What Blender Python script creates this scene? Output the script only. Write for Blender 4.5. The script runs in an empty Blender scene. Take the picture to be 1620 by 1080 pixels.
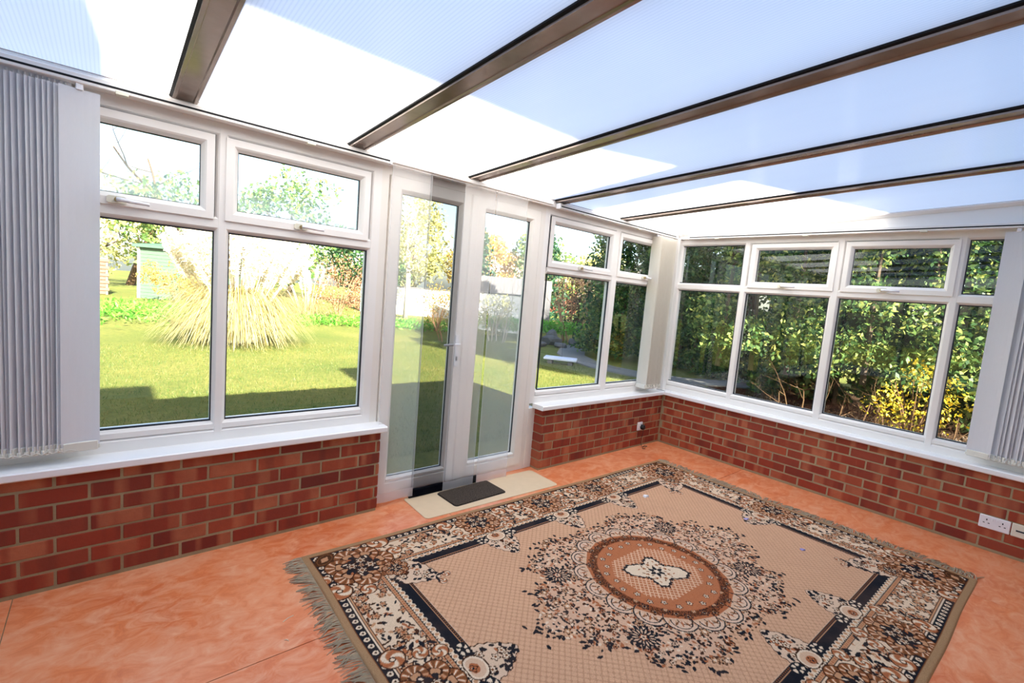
import bpy, bmesh, math, random
import numpy as np
from mathutils import Vector, Matrix
random.seed(7); np.random.seed(7)
SC = bpy.context.scene
COL = SC.collection
PI = math.pi

# ------------------------------------------------------------------ camera, sky, sun, exposure
cam_d = bpy.data.cameras.new('camera'); cam = bpy.data.objects.new('camera', cam_d); COL.objects.link(cam)
FPX = 747.0954
cam_d.sensor_fit = 'HORIZONTAL'; cam_d.sensor_width = 36.0; cam_d.lens = 36.0*FPX/1620; cam_d.clip_start = .02; cam_d.clip_end = 300
yaw, pit, rol = .7088, -.101, .0843
fw = Vector((math.sin(yaw)*math.cos(pit), math.cos(yaw)*math.cos(pit), math.sin(pit)))
rt = Vector((math.cos(yaw), -math.sin(yaw), 0)); upv = rt.cross(fw)
r2 = rt*math.cos(rol)+upv*math.sin(rol); u2 = -rt*math.sin(rol)+upv*math.cos(rol)
M = Matrix((r2, u2, -fw)).transposed().to_4x4(); M.translation = Vector((-4.5209, -2.7145, 1.456))
cam.matrix_world = M
SC.camera = cam

SUN_DIR = Vector((.103, 1.0, -.578)).normalized()          # the way the light travels
sun_d = bpy.data.lights.new('sun', 'SUN'); sun_d.energy = 14.0; sun_d.angle = math.radians(.55); sun_d.color = (1.0, .93, .81)
sun = bpy.data.objects.new('sun', sun_d); COL.objects.link(sun); sun.location = (-6, -20, 14)
sun.rotation_euler = SUN_DIR.to_track_quat('-Z', 'Y').to_euler()
world = bpy.data.worlds.new('sky'); SC.world = world; world.use_nodes = True
nt = world.node_tree; nt.nodes.clear()
sky = nt.nodes.new('ShaderNodeTexSky'); sky.sky_type = 'NISHITA'; sky.sun_disc = False
sky.sun_elevation = math.radians(30); sky.sun_rotation = math.radians(180)+math.atan2(.103, 1); sky.dust_density = 2.0; sky.ozone_density = 1.2; sky.air_density = 1.0
bg = nt.nodes.new('ShaderNodeBackground'); bg.inputs[1].default_value = .215
wo = nt.nodes.new('ShaderNodeOutputWorld')
nt.links.new(sky.outputs[0], bg.inputs[0]); nt.links.new(bg.outputs[0], wo.inputs[0])
SC.view_settings.view_transform = 'Standard'; SC.view_settings.look = 'None'; SC.view_settings.gamma = 1.0
SC.view_settings.use_curve_mapping = False; SC.view_settings.exposure = 1.31
SC.cycles.max_bounces = 10; SC.cycles.diffuse_bounces = 6; SC.cycles.glossy_bounces = 4; SC.cycles.transmission_bounces = 8
SC.cycles.transparent_max_bounces = 24; SC.cycles.caustics_reflective = False; SC.cycles.caustics_refractive = False
SC.cycles.sample_clamp_indirect = 6.0; SC.cycles.use_denoising = True

# ------------------------------------------------------------------ materials
def srgb(r, g, b):
    f = lambda c: (c/255/12.92) if c/255 <= .04045 else ((c/255+.055)/1.055)**2.4
    return (f(r), f(g), f(b), 1.0)
class N:
    def __init__(s, name):
        s.m = bpy.data.materials.new(name); s.m.use_nodes = True; s.t = s.m.node_tree; s.t.nodes.clear()
        s.out = s.t.nodes.new('ShaderNodeOutputMaterial')
    def n(s, typ, **kw):
        nd = s.t.nodes.new(typ)
        for k, v in kw.items():
            if k.startswith('i_'):
                key = k[2:]; key = int(key) if key.isdigit() else key.replace('_', ' ')
                nd.inputs[key].default_value = v
            else: setattr(nd, k, v)
        return nd
    def l(s, a, b): s.t.links.new(a, b)
    def ramp(s, fac, stops, interp='LINEAR'):
        r = s.n('ShaderNodeValToRGB'); r.color_ramp.interpolation = interp
        el = r.color_ramp.elements
        while len(el) > 1: el.remove(el[-1])
        el[0].position = stops[0][0]; el[0].color = stops[0][1]
        for p, c in stops[1:]:
            e = el.new(p); e.color = c
        s.l(fac, r.inputs[0]); return r.outputs[0]
    def coord(s, which='Object', scale=(1, 1, 1), off=None):
        tc = s.n('ShaderNodeTexCoord'); mp = s.n('ShaderNodeMapping'); mp.inputs['Scale'].default_value = scale
        s.l(tc.outputs[which], mp.inputs[0])
        if off is not None: s.l(off, mp.inputs['Location'])
        return mp.outputs[0]
    def noise(s, vec, scale=5., detail=4., rough=.6, dist=0.):
        nd = s.n('ShaderNodeTexNoise'); nd.inputs['Scale'].default_value = scale; nd.inputs['Detail'].default_value = detail
        nd.inputs['Roughness'].default_value = rough; nd.inputs['Distortion'].default_value = dist; s.l(vec, nd.inputs['Vector']); return nd.outputs['Fac']
    def mix(s, fac, a, b, mode='MIX'):
        nd = s.n('ShaderNodeMix', data_type='RGBA', blend_type=mode)
        for v, k in ((fac, 0), (a, 6), (b, 7)):
            if hasattr(v, 'links') or hasattr(v, 'is_linked'): s.l(v, nd.inputs[k])
            else: nd.inputs[k].default_value = v
        return nd.outputs[2]
    def math(s, op, a, b=None):
        nd = s.n('ShaderNodeMath', operation=op)
        for i, v in enumerate((a, b)):
            if v is None: continue
            if isinstance(v, (int, float)): nd.inputs[i].default_value = v
            else: s.l(v, nd.inputs[i])
        return nd.outputs[0]
    def bsdf(s, col, rough=.5, metal=0., spec=.5, bump=None, bstr=.2, bdist=.01, sss=0.):
        b = s.n('ShaderNodeBsdfPrincipled'); b.inputs['Roughness'].default_value = rough; b.inputs['Metallic'].default_value = metal
        b.inputs['Specular IOR Level'].default_value = spec
        if hasattr(col, 'is_linked'): s.l(col, b.inputs['Base Color'])
        else: b.inputs['Base Color'].default_value = col
        if bump is not None:
            bp = s.n('ShaderNodeBump'); bp.inputs['Strength'].default_value = bstr; bp.inputs['Distance'].default_value = bdist
            s.l(bump, bp.inputs['Height']); s.l(bp.outputs[0], b.inputs['Normal'])
        return b.outputs[0]
    def done(s, sh): s.l(sh, s.out.inputs[0]); return s.m
MAT = {}
def simple(name, col, rough=.5, metal=0., spec=.5, var=.06, scale=20., bstr=.05):
    k = N(name); v = k.coord('Object'); nz = k.noise(v, scale)
    c2 = tuple(max(0, x*(1-var*2)) for x in col[:3])+(1,)
    MAT[name] = k.done(k.bsdf(k.mix(nz, col, c2), rough, metal, spec, nz, bstr, .002)); return MAT[name]
simple('upvc', srgb(240, 236, 232), .28, 0, .5, .02, 6, .01)
simple('upvc_warm', srgb(238, 232, 224), .32, 0, .5, .03, 8, .01)
simple('sill_white', srgb(243, 243, 244), .22, 0, .5, .02, 5, .01)
simple('white_plastic', srgb(236, 236, 240), .3, 0, .5, .02)
simple('cream_plastic', srgb(226, 222, 204), .35, 0, .5, .03)
simple('black_plastic', srgb(24, 24, 26), .4)
simple('black_rubber', srgb(18, 18, 22), .65, 0, .3)
simple('dark_slot', srgb(40, 40, 52), .6)
simple('gasket', srgb(30, 34, 44), .6)
simple('brass', srgb(196, 170, 118), .28, .9)
simple('pale_metal', srgb(205, 203, 198), .25, .8)
def vanemat(name, col):
    k = N(name); nz = k.noise(k.coord('Object', (1, 1, .2)), 300, 2); c = k.mix(k.math('MULTIPLY', nz, .08), col, (.5, .5, .5, 1))
    d = k.bsdf(c, .8, 0, .2, nz, .1, .001); t = k.n('ShaderNodeBsdfTranslucent'); k.l(c, t.inputs[0])
    mx = k.n('ShaderNodeMixShader'); mx.inputs[0].default_value = .38; k.l(d, mx.inputs[1]); k.l(t.outputs[0], mx.inputs[2]); MAT[name] = k.done(mx.outputs[0])
vanemat('vane_white', srgb(240, 240, 243)); vanemat('vane_cream', srgb(240, 235, 226))
simple('chain_white', srgb(224, 222, 212), .5)
simple('paper_white', srgb(240, 240, 245), .8)
simple('paper_lilac', srgb(160, 150, 205), .8)
simple('straw', srgb(235, 218, 190), .8)
simple('plaster', srgb(228, 222, 212), .8, 0, .2, .04, 5)
simple('roof_tile', srgb(140, 78, 58), .8, 0, .2, .15, 4)
simple('pink_tile', srgb(205, 160, 140), .8, 0, .2, .15, 4)
simple('house_brick', srgb(150, 90, 70), .85, 0, .2, .15, 6)
simple('bark', srgb(98, 84, 70), .9, 0, .1, .2, 12, .4)
simple('pale_bark', srgb(190, 180, 165), .9, 0, .1, .2, 8, .3)
simple('twig', srgb(168, 132, 100), .9, 0, .1, .2, 8)
simple('dark_twig', srgb(110, 86, 62), .9, 0, .1, .2, 8)
simple('stone', srgb(112, 110, 108), .9, 0, .2, .25, 6, .5)
simple('path_stone', srgb(132, 130, 126), .9, 0, .2, .15, 9, .3)
simple('slab_white', srgb(214, 220, 235), .7, 0, .2, .05)
simple('render_white', srgb(240, 236, 228), .9, 0, .1, .05, 3)
simple('fence_grey', srgb(120, 118, 120), .9, 0, .1, .15, 7)
simple('shed_green', srgb(88, 112, 92), .8, 0, .2, .12, 9)
simple('shed_roof', srgb(80, 106, 90), .8, 0, .2, .1, 6)
simple('garden_brick', srgb(150, 110, 92), .9, 0, .2, .2, 7)
simple('fringe_wool', srgb(194, 174, 146), .95, 0, .1, .25, 40, .3)
simple('underlay', srgb(226, 200, 166), .85, 0, .2, .06, 14, .1)

k = N('brick'); oi = k.n('ShaderNodeObjectInfo')
cx = k.n('ShaderNodeCombineXYZ'); k.l(k.math('MULTIPLY', oi.outputs['Random'], 97.), cx.inputs[0]); k.l(k.math('MULTIPLY', oi.outputs['Random'], 31.), cx.inputs[2])
v = k.coord('Object', (1, 1, 1), cx.outputs[0]); nz = k.noise(v, 26, 6, .7); big = k.noise(v, 5, 2)
vb = k.coord('Object', (1, .0, .0), cx.outputs[0]); bands = k.noise(vb, 9, 1, .4)
base = k.ramp(oi.outputs['Random'], [(0, srgb(146, 58, 42)), (.2, srgb(168, 72, 48)), (.4, srgb(124, 50, 40)), (.6, srgb(182, 90, 60)), (.8, srgb(142, 62, 46)), (1, srgb(160, 76, 56))])
bd = k.ramp(bands, [(.52, (0, 0, 0, 1)), (.60, (1, 1, 1, 1))]); bd2 = k.ramp(bands, [(.30, (1, 1, 1, 1)), (.38, (0, 0, 0, 1))])
c = k.mix(k.math('MULTIPLY', k.math('MULTIPLY', bd, big), 1.1), base, srgb(206, 130, 92)); c = k.mix(k.math('MULTIPLY', bd2, .45), c, srgb(96, 50, 44))
c = k.mix(k.math('MULTIPLY', nz, .55), c, srgb(104, 52, 40)); 
MAT['brick'] = k.done(k.bsdf(c, .85, 0, .25, nz, .5, .004))
k = N('mortar'); v = k.coord('Object'); nz = k.noise(v, 90, 5, .7); bg_ = k.noise(v, 3, 3)
MAT['mortar'] = k.done(k.bsdf(k.mix(bg_, k.mix(nz, srgb(158, 142, 108), srgb(196, 178, 140)), srgb(140, 126, 100)), .95, 0, .1, nz, .5, .003))

k = N('vinyl_floor'); oi = k.n('ShaderNodeObjectInfo'); v = k.coord('Object', (1, 1, 1)); v2 = k.coord('Object', (1, 1.6, 1))
a = k.noise(v, 2.2, 3, .55, .4); b = k.noise(v2, 9, 6, .68, .9); d = k.noise(v, 45, 5, .75)
c = k.ramp(a, [(.3, srgb(214, 108, 58)), (.5, srgb(228, 130, 78)), (.7, srgb(236, 150, 104))])
c = k.mix(k.ramp(b, [(.42, (0, 0, 0, 1)), (.70, (.8, .8, .8, 1))]), c, srgb(240, 180, 142))
c = k.mix(k.ramp(b, [(.28, (.5, .5, .5, 1)), (.44, (0, 0, 0, 1))]), c, srgb(200, 102, 62))
c = k.mix(k.math('MULTIPLY', d, .22), c, srgb(190, 108, 76))
MAT['vinyl_floor'] = k.done(k.bsdf(c, .36, 0, .4, d, .05, .002))
k = N('rug_pile'); at_ = k.n('ShaderNodeVertexColor', layer_name='weave'); v = k.coord('Object'); nz = k.noise(v, 420, 2, .7); wear = k.noise(v, 3.2, 4, .6)
c = k.mix(.75, at_.outputs[0], k.ramp(nz, [(.3, (.55, .52, .5, 1)), (.7, (1.25, 1.25, 1.25, 1))]), 'MULTIPLY'); c = k.mix(k.ramp(wear, [(.45, (0, 0, 0, 1)), (.8, (.14, .14, .14, 1))]), c, srgb(160, 120, 96))
MAT['rug_pile'] = k.done(k.bsdf(c, .95, 0, .08, nz, .5, .004))
k = N('door_mat'); v = k.coord('Object'); nz = k.noise(v, 160, 4, .8)
MAT['door_mat'] = k.done(k.bsdf(k.ramp(nz, [(.35, srgb(40, 34, 32)), (.52, srgb(84, 74, 66)), (.7, srgb(128, 112, 96))]), .95, 0, .1, nz, .9, .01))

k = N('rafter_metal'); v = k.coord('Object'); a = k.noise(v, 3.2, 2); b = k.noise(v, 14, 3)
MAT['rafter_metal'] = k.done(k.bsdf(k.mix(b, srgb(176, 158, 146), srgb(150, 132, 122)), .20, .55, .5))
k = N('polycarbonate'); v = k.coord('Object')
wv = k.n('ShaderNodeTexWave', wave_type='BANDS', bands_direction='X', wave_profile='SIN'); wv.inputs['Scale'].default_value = 24.0; k.l(v, wv.inputs[0])
sm = k.noise(k.coord('Object', (3, .25, 1)), 2.5, 3)
lc = k.ramp(wv.outputs['Fac'], [(0, (.77, .79, .82, 1)), (.30, (.84, .86, .88, 1)), (1, (.87, .885, .90, 1))])
lc = k.mix(k.math('MULTIPLY', sm, .18), lc, (.62, .64, .68, 1))
tr = k.n('ShaderNodeBsdfTranslucent'); k.l(lc, tr.inputs[0])
df = k.n('ShaderNodeBsdfDiffuse'); df.inputs[0].default_value = (.80, .82, .86, 1)
m1 = k.n('ShaderNodeMixShader'); m1.inputs[0].default_value = .12; k.l(tr.outputs[0], m1.inputs[1]); k.l(df.outputs[0], m1.inputs[2])
gl = k.n('ShaderNodeBsdfGlossy'); gl.inputs['Roughness'].default_value = .12
lw = k.n('ShaderNodeLayerWeight'); lw.inputs[0].default_value = .5
m2 = k.n('ShaderNodeMixShader'); k.l(k.math('ADD', .025, k.math('MULTIPLY', k.math('POWER', lw.outputs['Facing'], 4.), .35)), m2.inputs[0]); k.l(m1.outputs[0], m2.inputs[1]); k.l(gl.outputs[0], m2.inputs[2])
MAT['polycarbonate'] = k.done(m2.outputs[0])

def glassmat(name, tint=(.93, .96, .95, 1), mist=0., gloss=1.0):
    k = N(name)
    tp = k.n('ShaderNodeBsdfTransparent'); tp.inputs[0].default_value = tint
    gl = k.n('ShaderNodeBsdfGlossy'); gl.inputs['Roughness'].default_value = 0.01
    lw = k.n('ShaderNodeLayerWeight'); lw.inputs[0].default_value = .5
    mx = k.n('ShaderNodeMixShader'); k.l(k.math('ADD', .075*gloss, k.math('MULTIPLY', k.math('POWER', lw.outputs['Facing'], 5.), .85)), mx.inputs[0]); k.l(tp.outputs[0], mx.inputs[1]); k.l(gl.outputs[0], mx.inputs[2])
    sh = mx.outputs[0]
    if mist:
        v = k.coord('Object'); nz = k.noise(v, 6, 5, .7); nz2 = k.noise(k.coord('Object', (1, 1, .25)), 60, 3, .8)
        sp = k.n('ShaderNodeSeparateXYZ'); tc = k.n('ShaderNodeTexCoord'); k.l(tc.outputs['Generated'], sp.inputs[0])
        grad = k.math('SUBTRACT', .92, sp.outputs['Z']); f = k.math('ADD', k.math('MULTIPLY', k.math('SUBTRACT', nz, .5), 1.1), grad)
        f = k.math('MULTIPLY', f, k.math('ADD', .6, k.math('MULTIPLY', nz2, .7)))
        f = k.ramp(f, [(.15, (.05, .05, .05, 1)), (.75, (mist, mist, mist, 1))])
        tl = k.n('ShaderNodeBsdfTranslucent'); tl.inputs[0].default_value = (.86, .90, .90, 1)
        m2 = k.n('ShaderNodeMixShader'); k.l(f, m2.inputs[0]); k.l(sh, m2.inputs[1]); k.l(tl.outputs[0], m2.inputs[2]); sh = m2.outputs[0]
    MAT[name] = k.done(sh)
glassmat('glass'); glassmat('misted_glass', mist=.55)
def sheer(name, col, amount):
    k = N(name); v = k.coord('Object'); 
    wx = k.n('ShaderNodeTexWave', bands_direction='Z'); wx.inputs['Scale'].default_value = 120; wx.inputs['Distortion'].default_value = 1.5; k.l(v, wx.inputs[0])
    tp = k.n('ShaderNodeBsdfTransparent'); df = k.n('ShaderNodeBsdfDiffuse'); df.inputs[0].default_value = col
    tl = k.n('ShaderNodeBsdfTranslucent'); tl.inputs[0].default_value = col
    m0 = k.n('ShaderNodeMixShader'); m0.inputs[0].default_value = .5; k.l(df.outputs[0], m0.inputs[1]); k.l(tl.outputs[0], m0.inputs[2])
    m1 = k.n('ShaderNodeMixShader'); k.l(k.math('ADD', amount*.8, k.math('MULTIPLY', wx.outputs['Fac'], amount*.4)), m1.inputs[0]); k.l(tp.outputs[0], m1.inputs[1]); k.l(m0.outputs[0], m1.inputs[2])
    MAT[name] = k.done(m1.outputs[0])
sheer('white_voile', (.88, .88, .9, 1), .31); sheer('white_hem', (.86, .86, .88, 1), .62); sheer('black_voile', (.03, .03, .04, 1), .44); sheer('black_hem', (.012, .012, .018, 1), .95)

def leafmat(name, stops, trans=.35):
    k = N(name); g = k.n('ShaderNodeNewGeometry'); v = k.coord('Object'); nz = k.noise(v, 1.6, 3)
    f = k.math('ADD', k.math('MULTIPLY', g.outputs['Random Per Island'], .65), k.math('MULTIPLY', nz, .35))
    c = k.ramp(f, [(i/(len(stops)-1)*.8+.1, s) for i, s in enumerate(stops)])
    pb = k.n('ShaderNodeBsdfPrincipled'); pb.inputs['Roughness'].default_value = .5; pb.inputs['Specular IOR Level'].default_value = .3; k.l(c, pb.inputs['Base Color'])
    tl = k.n('ShaderNodeBsdfTranslucent'); k.l(c, tl.inputs[0])
    mx = k.n('ShaderNodeMixShader'); mx.inputs[0].default_value = trans; k.l(pb.outputs[0], mx.inputs[1]); k.l(tl.outputs[0], mx.inputs[2])
    MAT[name] = k.done(mx.outputs[0])
leafmat('leaf_hedge', [srgb(28, 56, 34), srgb(48, 86, 50), srgb(84, 120, 66), srgb(150, 164, 84)])
leafmat('leaf_ivy', [srgb(30, 58, 36), srgb(66, 100, 54), srgb(120, 146, 80), srgb(216, 212, 112)], .45)
leafmat('leaf_conifer', [srgb(26, 58, 40), srgb(42, 80, 54), srgb(66, 104, 66)], .2)
leafmat('leaf_tree', [srgb(70, 104, 54), srgb(108, 138, 70), srgb(160, 172, 96)])
leafmat('leaf_pale', [srgb(150, 160, 96), srgb(188, 184, 116), srgb(214, 200, 140)])
leafmat('leaf_bright', [srgb(70, 140, 40), srgb(110, 180, 60), srgb(150, 205, 80)])
leafmat('leaf_ochre', [srgb(170, 140, 70), srgb(206, 172, 92), srgb(190, 180, 90)])
leafmat('leaf_red', [srgb(170, 104, 84), srgb(198, 130, 100), srgb(206, 160, 110)])
leafmat('leaf_yellow', [srgb(214, 170, 30), srgb(240, 200, 50), srgb(200, 190, 70), srgb(120, 130, 50)])
leafmat('leaf_dead', [srgb(48, 38, 28), srgb(78, 62, 44), srgb(112, 92, 62)], .1)
leafmat('pampas_leaf', [srgb(170, 150, 92), srgb(216, 200, 150), srgb(140, 132, 62), srgb(232, 222, 186)])
leafmat('plume', [srgb(240, 232, 214), srgb(250, 244, 230)], .4)
leafmat('grass_blade', [srgb(58, 88, 38), srgb(86, 112, 48), srgb(122, 124, 62), srgb(150, 132, 86)])
k = N('lawn'); v = k.coord('Object'); a = k.noise(v, .5, 4, .6); b = k.noise(v, 14, 6, .75); d = k.noise(v, 70, 3, .8)
c = k.ramp(a, [(.3, srgb(104, 118, 54)), (.55, srgb(136, 134, 66)), (.75, srgb(160, 148, 84))])
c = k.mix(k.ramp(b, [(.4, (0, 0, 0, 1)), (.65, (.7, .7, .7, 1))]), c, srgb(76, 98, 44)); c = k.mix(k.math('MULTIPLY', d, .4), c, srgb(92, 96, 54))
MAT['lawn'] = k.done(k.bsdf(c, .95, 0, .1, d, .8, .03))
k = N('leaf_litter'); v = k.coord('Object'); b = k.noise(v, 18, 6, .8)
MAT['leaf_litter'] = k.done(k.bsdf(k.ramp(b, [(.35, srgb(38, 28, 22)), (.55, srgb(74, 54, 38)), (.72, srgb(140, 104, 66))]), .95, 0, .1, b, .9, .04))

# ------------------------------------------------------------------ helpers
def tag(o, label=None, cat=None, group=None, kind=None):
    for kk, vv in (('label', label), ('category', cat), ('group', group), ('kind', kind)):
        if vv: o[kk] = vv
    return o
def link(name, me, parent=None, loc=None, rot=None):
    o = bpy.data.objects.new(name, me); COL.objects.link(o)
    if parent: o.parent = parent
    if loc is not None: o.location = loc
    if rot is not None: o.rotation_euler = rot
    return o
def empty(name, loc=(0, 0, 0), rz=0., parent=None):
    o = link(name, None, parent, loc, (0, 0, rz)); o.empty_display_size = .1; return o
def np_mesh(name, V, F, mat, smooth=False):
    V = np.asarray(V, np.float32); F = np.asarray(F, np.int32)
    me = bpy.data.meshes.new(name); n = F.shape[1]
    me.vertices.add(len(V)); me.vertices.foreach_set('co', V.ravel())
    me.loops.add(F.size); me.loops.foreach_set('vertex_index', F.ravel())
    me.polygons.add(len(F)); me.polygons.foreach_set('loop_start', np.arange(0, F.size, n, dtype=np.int32)); me.polygons.foreach_set('loop_total', np.full(len(F), n, np.int32))
    if smooth: me.polygons.foreach_set('use_smooth', np.ones(len(F), bool))
    me.update(calc_edges=True); me.materials.append(MAT[mat] if isinstance(mat, str) else mat); return me
class MB:
    """collects shapes into one mesh"""
    def __init__(s): s.v = []; s.f = []
    def add(s, vs, fs):
        b = len(s.v); s.v += [tuple(x) for x in vs]; s.f += [tuple(i+b for i in f) for f in fs]; return s
    def box(s, a, b, ch=0.):
        (x0, y0, z0), (x1, y1, z1) = a, b
        x0, x1 = min(x0, x1), max(x0, x1); y0, y1 = min(y0, y1), max(y0, y1); z0, z1 = min(z0, z1), max(z0, z1)
        if ch <= 0:
            v = [(x, y, z) for x in (x0, x1) for y in (y0, y1) for z in (z0, z1)]
            return s.add(v, [(0, 1, 3, 2), (4, 6, 7, 5), (0, 4, 5, 1), (2, 3, 7, 6), (0, 2, 6, 4), (1, 5, 7, 3)])
        bm = bmesh.new(); bmesh.ops.create_cube(bm, size=1)
        for q in bm.verts: q.co = ((x0+x1)/2+q.co.x*(x1-x0), (y0+y1)/2+q.co.y*(y1-y0), (z0+z1)/2+q.co.z*(z1-z0))
        bmesh.ops.bevel(bm, geom=bm.edges[:], offset=ch, segments=1, affect='EDGES', clamp_overlap=True)
        bm.verts.index_update(); s.add([q.co[:] for q in bm.verts], [[q.index for q in f.verts] for f in bm.faces]); bm.free(); return s
    def sweep(s, prof, a, b, udir, vdir, capped=True):
        """prof: closed (u,v) outline swept from a to b"""
        a, b, ud, vd = Vector(a), Vector(b), Vector(udir), Vector(vdir); n = len(prof)
        vs = [a+ud*u+vd*w for u, w in prof]+[b+ud*u+vd*w for u, w in prof]
        fs = [(i, (i+1) % n, n+(i+1) % n, n+i) for i in range(n)]
        if capped: fs += [tuple(range(n))[::-1], tuple(range(n, 2*n))]
        return s.add(vs, fs)
    def tube(s, pts, rad, sides=6, cap=True):
        pts = [Vector(p) for p in pts]; n = len(pts)
        if not hasattr(rad, '__len__'): rad = [rad]*n
        rings = []; up = None
        for i, p in enumerate(pts):
            d = (pts[min(i+1, n-1)]-pts[max(i-1, 0)]).normalized()
            if up is None: up = Vector((0, 0, 1)) if abs(d.z) < .9 else Vector((1, 0, 0))
            x = d.cross(up).normalized(); y = x.cross(d).normalized(); up = y
            rings.append([p+(x*math.cos(2*PI*k/sides)+y*math.sin(2*PI*k/sides))*rad[i] for k in range(sides)])
        vs = [q for r in rings for q in r]
        fs = [(i*sides+k, i*sides+(k+1) % sides, (i+1)*sides+(k+1) % sides, (i+1)*sides+k) for i in range(n-1) for k in range(sides)]
        if cap: fs += [tuple(range(sides))[::-1], tuple(range((n-1)*sides, n*sides))]
        return s.add(vs, fs)
    def ring(s, T, rect, prof):
        """mitred rectangular frame. T maps (s,t,n)->world; prof: closed outline of (inset, n)"""
        s0, t0, s1, t1 = rect; n = len(prof); vs = []
        for (i, w) in prof: vs += [T(s0+i, t0+i, w), T(s1-i, t0+i, w), T(s1-i, t1-i, w), T(s0+i, t1-i, w)]
        fs = []
        for j in range(n):
            jj = (j+1) % n
            for c_ in range(4):
                d_ = (c_+1) % 4; fs.append((j*4+c_, j*4+d_, jj*4+d_, jj*4+c_))
        return s.add(vs, fs)
    def mesh(s, name, mat, smooth=False):
        me = bpy.data.meshes.new(name); me.from_pydata([tuple(q) for q in s.v], [], s.f)
        bm = bmesh.new(); bm.from_mesh(me); bmesh.ops.recalc_face_normals(bm, faces=bm.faces[:]); bm.to_mesh(me); bm.free()
        for m in (mat if isinstance(mat, (list, tuple)) else [mat]): me.materials.append(MAT[m])
        if smooth:
            for p in me.polygons: p.use_smooth = True
        me.update(); return me
    def build(s, name, mat, parent=None, smooth=False, loc=None): return link(name, s.mesh(name, mat, smooth), parent, loc)
def copy_tree(o, parent=None):
    c = o.copy(); COL.objects.link(c); c.parent = parent
    for ch in list(o.children): copy_tree(ch, c)
    return c

# ================================================================== THE ROOM
D_A, E_B = .1006, .0884                 # frame faces: back wall y = D_A, right wall x = E_B
X_L, Y_F = -5.65, -3.40                 # left end of the room, house wall behind the camera
Z_SB, Z_ST = .5196, .5575               # window board underside / top
ZR, SL = 2.2255, .0487                  # underside of the roof sheets at the eaves, fall of the roof
roof_z = lambda y: ZR+SL*(.081-y)
TA = lambda s, t, n: (s, D_A-n, t)
TB = lambda s, t, n: (E_B-n, -s, t)
TL = lambda s, t, n: (X_L-.10+n, -s, t)
S = 'structure'

# floor: slab and vinyl sheets that butt at thin seams
floor = MB().box((X_L-.3, Y_F-.2, -.12), (.35, .30, -.004)).build('floor', 'mortar'); tag(floor, kind=S)
SEX, SEY, G = -4.838, -.916, .0016
for (x0, x1, y0, y1) in ((X_L, SEX-G, SEY+G, .105), (SEX+G, -2.84-G, SEY+G, .105), (-2.84+G, -.84-G, SEY+G, .105), (-.84+G, 0, SEY+G, .105),
                         (X_L, SEX-G, -2.9+G, SEY-G), (SEX+G, -2.84-G, -2.9+G, SEY-G), (-2.84+G, -.84-G, -2.9+G, SEY-G), (-.84+G, 0, -2.9+G, SEY-G),
                         (X_L, SEX-G, Y_F, -2.9-G), (SEX+G, -2.84-G, Y_F, -2.9-G), (-2.84+G, 0, Y_F, -2.9-G)):
    MB().box((x0, y0, -.0035), (x1, y1, 0), .0008).build('vinyl_sheet', 'vinyl_floor', floor)

# dwarf brick walls: recessed mortar bodies with every brick laid on its own
BX_L, BX_R = -3.219, -1.793
wall_back = MB().box((X_L, .0025, 0), (BX_L-.006, .27, Z_SB)).box((BX_R+.006, .0025, 0), (.0025, .27, Z_SB)).build('wall_back', 'mortar'); tag(wall_back, kind=S)
wall_right = MB().box((.0025, .0025, 0), (.26, Y_F, Z_SB)).build('wall_right', 'mortar'); tag(wall_right, kind=S)
BRICKS = {}
def brick_mesh(L, h):
    key = (round(L, 3), round(h, 3))
    if key not in BRICKS: BRICKS[key] = MB().box((-L/2, 0, -h/2), (L/2, .1, h/2), .0028).mesh('brick', 'brick')
    return BRICKS[key]
rb = random.Random(5)
def lay(parent, x0, x1, joints, axis, kmax=7):
    """joints: position of one vertical joint for even courses"""
    for c_ in range(kmax):
        z0 = .018+.075*c_; h = .065 if c_ < 6 else Z_SB-z0-.001
        j = joints+(0 if c_ % 2 == 0 else .1125)
        a = j-math.ceil((j-x0)/.225)*.225
        while a < x1-.012:
            b0, b1 = max(a+.005, x0), min(a+.220, x1); a += .225
            if b1-b0 < .02: continue
            jit = rb.uniform(-.0020, .0010); tilt = rb.uniform(-.006, .006)
            o = link('brick', brick_mesh(b1-b0, h), parent)
            m_ = (b0+b1)/2; zc = z0+h/2
            if axis == 'x': o.location = (m_, jit, zc); o.rotation_euler = (0, tilt, 0)
            else: o.location = (-jit, -m_, zc); o.rotation_euler = (0, tilt, -PI/2)
lay(wall_back, -5.20, BX_L, -4.707, 'x'); lay(wall_back, BX_R, -.008, -1.64, 'x'); lay(wall_right, .008, 3.05, 1.71+.1125, 'y')

# window boards (sills), mitred at the corner
def prof_board(w): return [(0, 0), (w-.006, 0), (w, .006), (w, Z_ST-Z_SB-.006), (w-.006, Z_ST-Z_SB), (0, Z_ST-Z_SB)]
def board(name, a, b, ud, w): tag(MB().sweep(prof_board(w), a, b, ud, (0, 0, 1)).build(name, 'sill_white'), kind=S)
board('trim_1', (X_L, D_A, Z_SB), (-3.189, D_A, Z_SB), (0, -1, 0), D_A+.031)
board('trim_2', (-1.823, D_A, Z_SB), (E_B, D_A, Z_SB), (0, -1, 0), D_A+.031)
board('trim_3', (E_B, -.0315, Z_SB), (E_B, Y_F, Z_SB), (-1, 0, 0), E_B+.031)

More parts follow.
